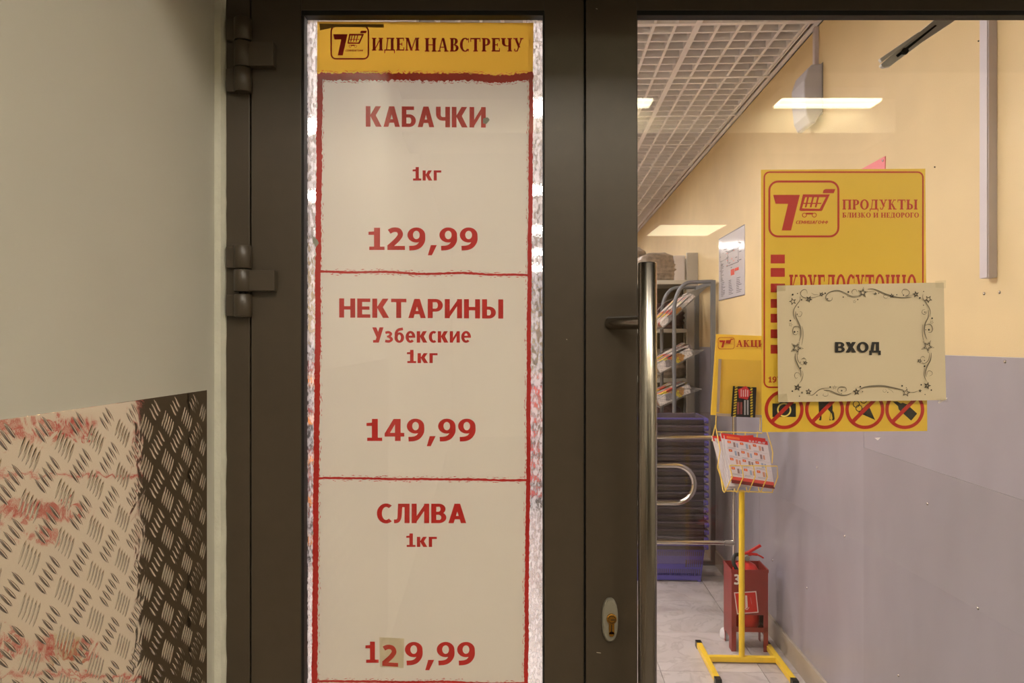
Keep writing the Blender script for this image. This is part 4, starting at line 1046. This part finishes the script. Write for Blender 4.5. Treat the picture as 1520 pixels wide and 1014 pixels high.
# catalogues leaning in the basket: front face quad in pixels (TL, TR, BR, BL)
def booklet(idx, quad, y_top, y_bot, thick, label, cover=True):
    bt = thing('catalogue', label, 'catalogue', W(ac, bc, 0) + Vector((0, 0, .82)), -TH, None)
    TLq, TRq, BRq, BLq = [Vector(at(q[0], q[1], Yc + yy)) for q, yy in zip(quad, (y_top, y_top, y_bot, y_bot))]
    R0 = bt.location
    def loc_(v): q = v - R0; return Vector((q.x * CT - q.y * ST, q.x * ST + q.y * CT, q.z))
    P = [loc_(v) for v in (TLq, TRq, BRq, BLq)]
    nrm = (P[1] - P[0]).cross(P[3] - P[0]).normalized()
    if nrm.y < 0: nrm = -nrm
    MB().prism(P, nrm * thick).build('pages', M_pages, bt)
    def cell(u0, v0, u1, v1, lift=.0006):
        f = lambda u, v: (P[0] * (1 - u) + P[1] * u) * (1 - v) + (P[3] * (1 - u) + P[2] * u) * v - nrm * lift
        return [f(u0, v0), f(u1, v0), f(u1, v1), f(u0, v1)]
    def quads(name, cells, m, lift=.0006, lab=None):
        b = MB()
        for c_ in cells: b.add(cell(*c_, lift=lift), [(0, 1, 2, 3)])
        return b.build(name, m, bt, label=lab, kind='stuff' if len(cells) > 1 else None)
    wob = lambda a: a
    if cover:
        quads('cover', [(0, 0, 1, 1)], mat('cover_white', (226, 216, 220), .35), .0003)
        quads('cover_heading', [(0, 0, 1, .085)], mat('catalogue_red', (220, 44, 40), .4), .0006)
        quads('cover_footer', [(0, .86, 1, .93)], mat('catalogue_coral', (222, 84, 74), .4), .0006)
        quads('cover_base', [(0, .93, 1, 1)], mat('catalogue_maroon', (120, 36, 34), .4), .0006)
        tags = []; goods = {0: [], 1: [], 2: []}; lines = []
        r = random.Random(3)
        for ri, v in enumerate((.11, .29, .47, .66)):
            for ci, u in enumerate((.05, .34, .64)):
                tags.append((u, v, u + .08, v + .05))
                goods[(ri + ci) % 3].append((u + .13, v + .02, u + .18, v + .12)); goods[(ri * 2 + ci + 1) % 3].append((u + .2, v + .03, u + .24, v + .12))
                for q in range(2): lines.append((u, v + .135 + q * .013, u + .12 + .1 * r.random(), v + .140 + q * .013))
            lines.append((.02, v + .165, .98, v + .168))
        quads('price_tag', tags, mat('tag_orange_red', (226, 66, 34), .4), .0009)
        quads('price_mark', [(u + .02, v + .018, u + .06, v + .032) for u, v, _, _ in tags], mat('tag_yellow', (250, 214, 120), .4), .0011)
        for q, c_ in enumerate(((150, 124, 124), (160, 172, 196), (214, 150, 124))): quads('product_picture', goods[q], mat('goods_%d' % q, c_, .4), .0009)
        quads('small_print', lines, mat('small_print_grey', (150, 142, 150), .5), .0009)
        # КАТАЛОГ
        tx = text(None, 'КАТАЛОГ', 0, 0, 1, 1, 1, M_white, bold=.03, shear=.1)
        b = MB(); vs = []
        for v in tx.data.vertices:
            px = v.co.x * F + CX; py = CY - (v.co.z - EYE) * F
            u = .56 + .38 * px; w = .03 + .045 * py
            f = (P[0] * (1 - u) + P[1] * u) * (1 - w) + (P[3] * (1 - u) + P[2] * u) * w - nrm * .0012; vs.append(f)
        b.add(vs, [tuple(p.vertices) for p in tx.data.polygons]); bpy.data.objects.remove(tx); b.build('lettering', M_white, bt)
        quads('heading_print', [(.05, .01, .35, .06)], mat('heading_orange', (236, 120, 60), .4), .0009)
    else:
        quads('cover_heading', [(0, 0, 1, .1)], mat('catalogue_red', (220, 44, 40), .4), .0004)
        quads('cover', [(0, .1, 1, 1)], mat('cover_white', (226, 216, 220), .35), .0004)
    return bt
booklet(0, ((1075, 646), (1139, 655), (1150, 726), (1086, 717)), .035, -.045, .010, 'front catalogue in the yellow basket, white cover with red heading')
booklet(1, ((1070, 643), (1136, 651), (1144, 722), (1083, 722)), .052, -.030, .012, 'second catalogue in the yellow basket, just behind the front one', False)
booklet(2, ((1066, 648), (1118, 646), (1136, 720), (1080, 722)), .068, -.012, .012, 'third catalogue in the yellow basket, red heading showing above second', False)
booklet(3, ((1057, 647), (1110, 650), (1128, 720), (1077, 727)), .084, .006, .012, 'rearmost leaning catalogue, its white page edges fanning out at left', False)

# ================================================================== FIRE EXTINGUISHER AND ITS BOX
Yx = 3.585; a0, b0 = loc(1086, Yx); a1, _ = loc(1139.5, Yx); bw = a1 - a0; bd_ = .155; bh = .395
bx = thing('extinguisher_box', 'dark red sheet-steel floor box holding the fire extinguisher', 'box', W((a0 + a1) / 2, b0 + bd_ / 2, 0), -TH)
h_, d_ = bw / 2, bd_ / 2; tk = .0022
def part(nm, *bxs, m=M_boxr, par=bx, bevel=0):
    b = MB()
    for q in bxs: b.box(*q)
    return b.build(nm, m, par, bevel=bevel)
fp = part('front_panel', (-h_, h_, -d_, -d_ + tk, .178, bh), (-h_, -h_ + .022, -d_, -d_ + tk, .0, .178), (h_ - .022, h_, -d_, -d_ + tk, 0, .178), (-h_, h_, -d_, -d_ + tk, .095, .118))
for s_ in (-1, 1):
    x = s_ * h_; part('side_panel', (min(x, x - s_ * tk), max(x, x - s_ * tk), -d_ + tk, d_, .055, bh), (min(x, x - s_ * tk), max(x, x - s_ * tk), -d_ + tk, -d_ + .05, 0, .055), (min(x, x - s_ * tk), max(x, x - s_ * tk), d_ - .03, d_, 0, .055))
part('back_panel', (-h_ + tk, h_ - tk, d_ - tk, d_, .06, bh)); part('bottom_panel', (-h_ + tk, h_ - tk, -d_ + tk, d_ - tk, .098, .102))
part('rim', (-h_ - .002, h_ + .002, -d_ - .003, -d_, bh - .012, bh + .002), (-h_ - .003, -h_, -d_, d_, bh - .012, bh + .002), (h_, h_ + .003, -d_, d_, bh - .012, bh + .002))
Yt = Yx - .006
k = Ink(Yt); k.poly([(1089.5, 879.5), (1122.5, 877.5), (1126, 909.5), (1094, 912)]); s1 = shop_ink(k, 'sticker', mat('sticker_white', (224, 200, 196), .4), fp)
k = Ink(Yt - .0005); k.poly([(1091, 881), (1121.3, 879.2), (1124.4, 908.2), (1095.3, 910.4)]); shop_ink(k, 'sticker_face', mat('sticker_red', (196, 34, 28), .4), fp)
k = Ink(Yt - .001); k.poly([(1106, 884), (1109, 884), (1110, 902), (1106.5, 904)]); k.stroke([(1105, 903), (1109, 905), (1112, 901)], 1, 3); k.stroke([(1114, 887), (1116, 897)], .5, 1); shop_ink(k, 'pictogram', mat('sticker_print', (226, 206, 200), .4), fp)
shop_text(fp, '3', 1089.5, 852.5, 1099, 868, Yt, mat('stencil_white', (226, 216, 210), .5), bold=.045)
ex_ = thing('fire_extinguisher', 'red fire extinguisher with black hose standing in the red floor box', 'fire extinguisher', W((a0 + a1) / 2, b0 + bd_ / 2, .102), -TH)
rb = .066
MB().lathe([(0, 0), (rb - .006, 0), (rb, .008), (rb, .245), (rb * .93, .275), (rb * .72, .297), (rb * .4, .31), (.018, .314), (.016, .33), (0, .33)], n=32).build('cylinder', M_extr, ex_)
MB().tube([(0, 0, .325), (0, 0, .350)], .016, 16).build('valve', M_chrome, ex_)
# levers to the right, hose to the left
MB().hexa([(-.02, -.009, .348), (.02, -.009, .352), (.02, .009, .352), (-.02, .009, .348)], [(-.02, -.009, .356), (.018, -.009, .362), (.018, .009, .362), (-.02, .009, .356)]).hexa([(.015, -.009, .352), (.078, -.006, .388), (.078, .006, .388), (.015, .009, .352)], [(.013, -.009, .362), (.070, -.006, .398), (.070, .006, .398), (.013, .009, .362)]).build('lever', M_extr, ex_, bevel=.001)
MB().tube(smooth_pts([(0, 0, .345), (.03, 0, .349), (.06, 0, .345), (.088, 0, .330)]), [.009] * 8 + [.007] * 8 + [.004] * 9, 8).build('carry_handle', M_extr, ex_)
MB().tube(smooth_pts([(-.012, -.01, .336), (-.04, -.02, .352), (-.062, -.03, .345), (-.068, -.04, .315), (-.05, -.055, .27), (-.045, -.058, .2)]), .0095, 12).build('hose', M_black, ex_)
MB().tube([(.0, -.014, .335), (.0, -.03, .335)], .013, 20).build('gauge', mat('gauge_grey', (130, 122, 112), .4), ex_)
# white cap on the floor behind the box
Yw = 3.75; aw, bw_ = loc(1078, Yw)
o = MB().lathe([(0, 0), (.030, 0), (.032, .012), (.031, .034), (.024, .046), (.012, .052), (0, .053)], n=24).build('door_stop', M_white)
o.location = W(aw, bw_, 0); setp(o, 'small white round door stop on the floor left of the red box', 'door stop')

# ================================================================== TURNSTILE BARRIER
Yq = 4.1; aq, bq = loc(1090, Yq)
tb = thing('turnstile_barrier', 'chrome tube barrier with smoked panel and rounded loop arm in front of the baskets', 'barrier', W(aq, bq, 0), -TH)
def zq(py): return Z3(py, Yq)
MB().tube([(0, 0, 0), (0, 0, zq(600))], .0125, 20).build('post', M_chrome, tb)
MB().tube([(-1.05, 0, 0), (-1.05, 0, zq(600))], .02, 20).build('post', M_chrome, tb)
MB().tube([(-1.05, 0, zq(650)), (-.01, 0, zq(650))], .0125, 20).build('upper_rail', M_chrome, tb)
MB().tube([(-1.05, 0, zq(806)), (-.01, 0, zq(806))], .0125, 20).build('lower_rail', M_chrome, tb)
MB().tube([(-.055, 0, zq(806)), (-.002, 0, zq(806))], .017, 20).build('rail_sleeve', M_chrome, tb)
lp = []; r = .118 - .0
zc_ = (zq(689) + zq(744)) / 2; r = (zq(689) - zq(744)) / 2; xc = (1028 - 1090) / F * Yq - r
lp = [(-.85, -.06, zc_ + r)] + [(xc + r * math.cos(a), -.06, zc_ + r * math.sin(a)) for a in [math.pi / 2 - i * math.pi / 16 for i in range(17)]] + [(-.85, -.06, zc_ - r)]
MB().tube(lp, .0145, 18).build('loop_arm', M_chrome, tb)
MB().box(-1.03, -.02, -.003, .003, zq(838), zq(612)).build('smoked_panel', M_panelglass, tb)

# ================================================================== SHOPPING BASKETS
Yk = 4.60; ak, bk_ = loc(1047, Yk)
BWd, BDp, BHt = .44, .29, .235
def make_basket(blue):
    t = thing('shopping_basket', 'x', 'basket', (0, 0, 0), -TH, 'stacked shopping baskets')
    x0, x1, y0, y1 = -BWd, 0, 0, BDp; ins = .022
    def wall(p0, p1, q0, q1, nrm, mb, slots):
        # vertical wall between bottom edge p0-p1 and top edge q0-q1, with slotted bands
        P0, P1, Q0, Q1 = map(Vector, (p0, p1, q0, q1)); N_ = Vector(nrm) * .003
        f = lambda u, v: (P0 * (1 - u) + P1 * u) * (1 - v) + (Q0 * (1 - u) + Q1 * u) * v
        def slab(u0, u1, v0, v1): mb.hexa([f(u0, v0), f(u1, v0), f(u1, v0) - N_, f(u0, v0) - N_], [f(u0, v1), f(u1, v1), f(u1, v1) - N_, f(u0, v1) - N_])
        if not slots: slab(0, 1, 0, 1); return
        slab(0, 1, 0, .13); slab(0, 1, .31, .36); slab(0, 1, .56, .66); slab(0, 1, .78, 1)
        n = 34
        for (v0, v1) in ((.13, .31), (.36, .56), (.66, .78)):
            for i in range(n):
                u = i / n
                if v0 == .36 and u < .74: 
                    if i == 0: slab(0, .74, v0, v1)
                    continue
                slab(u, u + .5 / n, v0, v1)
            slab(0, .03, v0, v1); slab(.97, 1, v0, v1)
    bo = [(x0 + ins, y0 + ins, 0), (x1 - ins, y0 + ins, 0), (x1 - ins, y1 - ins, 0), (x0 + ins, y1 - ins, 0)]
    to = [(x0, y0, BHt), (x1, y0, BHt), (x1, y1, BHt), (x0, y1, BHt)]
    mb = MB(); mb.box(x0 + ins, x1 - ins, y0 + ins, y1 - ins, 0, .003)
    wall(bo[0], bo[1], to[0], to[1], (0, -1, 0), mb, blue); wall(bo[1], bo[2], to[1], to[2], (1, 0, 0), mb, False)
    wall(bo[2], bo[3], to[2], to[3], (0, 1, 0), mb, False); wall(bo[3], bo[0], to[3], to[0], (-1, 0, 0), mb, False)
    for q in ((x0 + ins, y0 + ins), (x1 - ins - .02, y0 + ins)): mb.box(q[0], q[0] + .02, q[1], q[1] + .02, -.008, 0)
    mb.build('body', M_blue if blue else M_navy, t)
    e = .012
    MB().box(x0 - e, x1 + e, y0 - e, y0, BHt - .012, BHt).box(x0 - e, x1 + e, y1, y1 + e, BHt - .012, BHt).box(x0 - e, x0, y0, y1, BHt - .012, BHt).box(x1, x1 + e, y0, y1, BHt - .012, BHt).build('rim', M_blue if blue else M_navy, t, bevel=.003)
    MB().box(x0 + .01, x1 - .012, y0 - e - .006, y0 - e, BHt - .034, BHt - .012).build('handle', M_handle, t, bevel=.003)
    lg = MB().tube([(x1 - .012, y0 - e - .001, BHt - .018), (x1 + .014, y0 - e - .001, BHt - .018)], .0155, 12).build('handle_lug', M_blue, t)
    MB().tube([(x1 - .006, y0 - e - .014, BHt - .018), (x1 - .006, y0 - e - .020, BHt - .018)], .005, 10).build('bolt', M_chrome, lg)
    return t
pitch = .046
protoB, protoN = make_basket(True), make_basket(False)
NBk = 18
ordn = ['bottom', 'second from bottom', 'third from bottom', 'fourth from bottom', 'fifth from bottom', 'sixth from bottom', 'seventh from bottom', 'eighth from bottom', 'ninth from bottom',
        'ninth from top', 'eighth from top', 'seventh from top', 'sixth from top', 'fifth from top', 'fourth from top', 'third from top', 'second from top', 'topmost']
for i in range(NBk):
    src = protoB if i == 0 else protoN
    t = src if i in (0, 1) else copy_tree(protoN)
    if i == NBk - 1:
        for c_ in children(t):
            if c_.name.startswith('rim'): c_.data = c_.data.copy(); c_.data.materials[0] = M_blue
    jx, jy = (random.uniform(-.003, .003), random.uniform(-.003, .003)) if i else (0, 0)
    t.location = W(ak + jx, bk_ + jy, .009 + i * pitch)
    t['label'] = ('blue slotted plastic' if i == 0 else 'dark plastic') + ' shopping basket, ' + ordn[i] + ' of the stack beside the door handle'
# top blue rim strip inside the topmost basket
# ================================================================== NEWSPAPER RACK
Yn = 4.98; an0 = loc(1001, Yn)[0]; an1 = loc(1058, Yn)[0]; bn = loc(1030, Yn)[1]
nr = thing('newspaper_rack', 'grey steel newspaper rack with three tilted wire trays beside the cream wall', 'rack', W(an0, bn, 0), -TH)
nd = an1 - an0; nl = .52
def zn(py): return Z3(py, Yn)
for k_, y in enumerate((0, nl)):
    pts = [(0, y, .015), (0, y, zn(462))] + [(nd * .42 * (1 - math.cos(a)), y, zn(462) + (zn(419) - zn(462)) * math.sin(a)) for a in [i * math.pi / 2 / 8 for i in range(1, 9)]]
    MB().tube(pts, .013, 10).tube([(nd * .4, y, zn(419)), (nd, y, zn(418))], .013, 8).build('side_frame', M_rack, nr)
    MB().box(nd - .016, nd + .016, y - .012, y + .012, 0, zn(416)).build('rear_upright', M_rack, nr, bevel=.002)
    MB().box(-.03, nd + .03, y - .015, y + .015, 0, .03).build('foot', M_rack, nr)
MB().box(nd - .010, nd + .010, .012, nl - .012, zn(423), zn(417)).build('top_bar', M_rack, nr)
trays = [((995, 482), (1050, 418), .2), ((980, 556), (1048, 512), .17), ((978, 605), (1030, 582), .14)]
tray_geo = []
for (p0, p1, lip) in ((( 998, 488), (1056, 424), .07), ((994, 556), (1050, 520), .07), ((994, 606), (1046, 578), .06)):
    x0 = (p0[0] - 1001) / F * Yn - .06; z0 = zn(p0[1]); x1 = (p1[0] - 1001) / F * Yn - .02; z1 = zn(p1[1])
    u = Vector((x1 - x0, 0, z1 - z0)); un = u.normalized(); nn = Vector((-un.z, 0, un.x))
    A0 = Vector((x0, 0, z0)); b = MB()
    if nn.z < 0: nn = -nn
    for i in range(15): y = .02 + (nl - .04) * i / 14; b.tube([A0 + nn * lip + Vector((0, y, 0)), A0 + Vector((0, y, 0)), A0 + u + Vector((0, y, 0))], .0018, 6)
    for q in (0, .33, .66, 1): b.tube([A0 + u * q + Vector((0, .02, 0)), A0 + u * q + Vector((0, nl - .02, 0))], .003, 6)
    b.tube([A0 + nn * lip + Vector((0, .02, 0)), A0 + nn * lip + Vector((0, nl - .02, 0))], .003, 6)
    for y in (.02, nl - .02):
        b.tube([A0 + nn * lip + Vector((0, y, 0)), A0 + nn * lip * 1.2 + u * .5 + Vector((0, y, 0)), A0 + u + Vector((0, y, 0))], .0028, 6)
        b.tube([A0 + u * .28 + Vector((0, y, 0)), A0 + u * .28 + nn * lip * 1.1 + Vector((0, y, 0))], .002, 6)
    b.build('wire_tray', M_rackwire, nr); tray_geo.append((A0, u, nn))
R0 = nr.location
names = ['top', 'middle', 'lowest']
where = ['nearest', 'next to nearest', 'farthest']
for ti, (A0, u, nn) in enumerate(tray_geo):
    for k_ in range(3):
        y = .05 + k_ * .15; L = [.78, .9, .7][k_] if ti else [.75, .8, .7][k_]; th = (.028, .06, .055)[ti] + .008 * ((k_ + ti) % 3)
        base = A0 + Vector((0, y, 0)) + nn * .004; c = W(an0, bn, 0) + Vector((base.x * CT + base.y * ST, -base.x * ST + base.y * CT, base.z))
        npp = thing('newspaper', '%s pile of printed newspapers in the %s tray of the grey rack' % (where[k_], names[ti]), 'newspaper', c, -TH, 'newspapers in the rack trays')
        b = MB(); q = u * L; w = Vector((0, .15, 0))
        b.hexa([u * .03, u * .03 + w, q + w, q], [u * .03 + nn * th, u * .03 + w + nn * th, q + w + nn * th * .8, q + nn * th * .8]); b.build('folded_pages', M_news, npp)
        b = MB(); off = nn * (th + .001) + u * .05 + Vector((0, .01, 0)); sk = Vector((0, random.uniform(-.02, .02), 0))
        b.hexa([off, off + w * .9, off + q * .88 + w * .9 + sk, off + q * .88 + sk], [off + nn * .005, off + w * .9 + nn * .005, off + q * .88 + w * .9 + nn * .006 + sk, off + q * .88 + nn * .006 + sk]); b.build('top_copy', M_news, npp)

# ================================================================== SHELVING AGAINST THE WALL WITH PACKED GOODS
Ys = 5.62; as1 = loc(1037, Ys)[0]; bs_ = loc(1037, Ys)[1]
sh = thing('shelving_unit', 'pale beige metal shelving unit against cream wall behind the newspaper rack', 'shelf unit', W(as1 - .9, bs_, 0), -TH)
def zs_(py): return Z3(py, Ys)
SW_, SD = .9, .45
MB().box(SW_ - .088, SW_, 0, .03, 0, zs_(375)).build('upright', mat('upright_grey', (186, 180, 170), .5), sh, bevel=.002)
MB().box(SW_ - .03, SW_, SD - .03, SD, 0, zs_(375)).build('upright', MATS['upright_grey'], sh)
MB().box(0, .03, 0, .03, 0, zs_(375)).build('upright', MATS['upright_grey'], sh)
MB().box(0, .03, SD - .03, SD, 0, zs_(375)).build('upright', MATS['upright_grey'], sh)
zsh = [zs_(416), zs_(488), zs_(562), zs_(640), zs_(720), .12]
for z in zsh: MB().box(.0, SW_ - .09, -.02, SD, z - .03, z).build('shelf', M_shelf, sh, bevel=.002)
MB().box(.0, SW_, SD, SD + .008, 0, zs_(380)).build('back_panel', mat('back_panel_brown', (120, 108, 92), .6), sh)
def bundle(label, px, pyb, w, d, h, m, seed, yoff=.02, rows=4):
    a_, b_ = loc(px, Ys); c = W(a_, bs_ + yoff, Z3(pyb, Ys))
    t = thing('bag_bundle', label, 'package', c, -TH)
    b = MB(); nu, nv = 28, 18
    vs = []
    for j in range(nv + 1):
        v = j / nv
        for i in range(nu):
            a = 2 * math.pi * i / nu; ca_, sa_ = math.cos(a), math.sin(a)
            e = .5; X = math.copysign(abs(ca_) ** e, ca_) * w / 2; Y = math.copysign(abs(sa_) ** e, sa_) * d / 2 + d / 2
            s = (math.sin(math.pi * min(max(v, .02), .98))) ** .35 if v > .5 else (.86 + .14 * min(1, v * 4))
            fold = 1 + .05 * math.sin(v * rows * 2 * math.pi + 1.5 * math.sin(a * 2 + seed)) + .05 * noise.noise(Vector((X * 14, Y * 14, v * 5 + seed)))
            vs.append((X * s * fold, (Y - d / 2) * s * fold + d / 2, h * v + .012 * noise.noise(Vector((X * 9, Y * 9, seed))) * (v > .2)))
    k0 = len(vs); vs.append((0, d / 2, h)); vs.append((0, d / 2, 0))
    fs = [(j * nu + i, j * nu + (i + 1) % nu, (j + 1) * nu + (i + 1) % nu, (j + 1) * nu + i) for j in range(nv) for i in range(nu)]
    fs += [(nv * nu + i, nv * nu + (i + 1) % nu, k0) for i in range(nu)] + [((i + 1) % nu, i, k0 + 1) for i in range(nu)]
    b.add(vs, fs, True); b.build('packed_bags', m, t)
bundle('large bundle of clear packed bags on the top shelf beside handle', 978, 416, .34, .24, .22, M_bag, 2, .02, 6)
bundle('bundle of clear packed bags at the back left of the top shelf', 950, 416, .22, .3, .28, M_bag, 5, .14, 6)
bundle('flat dark bundle of packed goods on the second shelf', 985, 488, .36, .3, .20, M_darkbag, 3, .04, 5)
bundle('brownish bundle of packed goods on the third shelf', 990, 562, .36, .3, .22, M_bag, 7, .04, 4)
bundle('dark bundle of packed goods on the fourth shelf', 985, 640, .36, .3, .2, M_darkbag, 9, .04, 4)
a_, b_ = loc(1012, Ys)
t = thing('paper_box', 'white cardboard box at right end of the top shelf', 'box', W(a_ - .01, bs_ + .03, zs_(416)), -TH)
MB().box(-.04, .04, 0, .25, 0, .19).build('carton', mat('white_carton', (222, 212, 206), .5), t, bevel=.002)
MB().box(-.042, .042, -.001, .251, .15, .192).build('lid', MATS['white_carton'], t, bevel=.002)

# ================================================================== SHOP GONDOLAS SEEN THROUGH THE SLITS BESIDE THE POSTER
def gondola(label, a, b, w, d, z1, mg, mb_, levels):
    t = thing('shop_shelf', label, 'shelf unit', W(a, b, 0), -TH)
    MB().box(-w / 2, w / 2, d - .02, d, 0, z1).build('back_panel', mb_, t)
    MB().box(-w / 2, w / 2, -.02, d, 0, .1).build('plinth', M_dark, t)
    for s_ in (-1, 1): MB().box(s_ * w / 2 - .012, s_ * w / 2 + .012, 0, d, 0, z1).build('side_panel', mb_, t)
    for i in range(levels):
        z = .12 + (z1 - .12) * i / levels
        MB().box(-w / 2, w / 2, -.01, d, z, z + .025).build('shelf', M_white, t)
        MB().box(-w / 2, w / 2, -.016, -.01, z - .02, z + .04).build('price_rail', mg, t)
        r = random.Random(i + levels)
        x = -w / 2 + .03
        while x < w / 2 - .08:
            ww = r.uniform(.05, .09); hh_ = (z1 - .12) / levels * r.uniform(.55, .8)
            MB().box(x, x + ww, .01, d - .05, z + .026, z + .026 + hh_).build('goods_block', M_goods, t); x += ww + .008
    return t
gondola('red and white shop shelf with dark goods seen right of the poster', .0 - .15, 6.3, .9, .4, 1.18, mat('rail_red', (226, 40, 36), .4), mat('panel_red', (226, 44, 40), .5), 8)
gondola('shop shelf with orange price rails seen left of the poster', -1.95, 5.4, 1.2, .5, 1.5, mat('rail_orange', (240, 150, 60), .4), mat('panel_grey', (96, 90, 92), .5), 5)
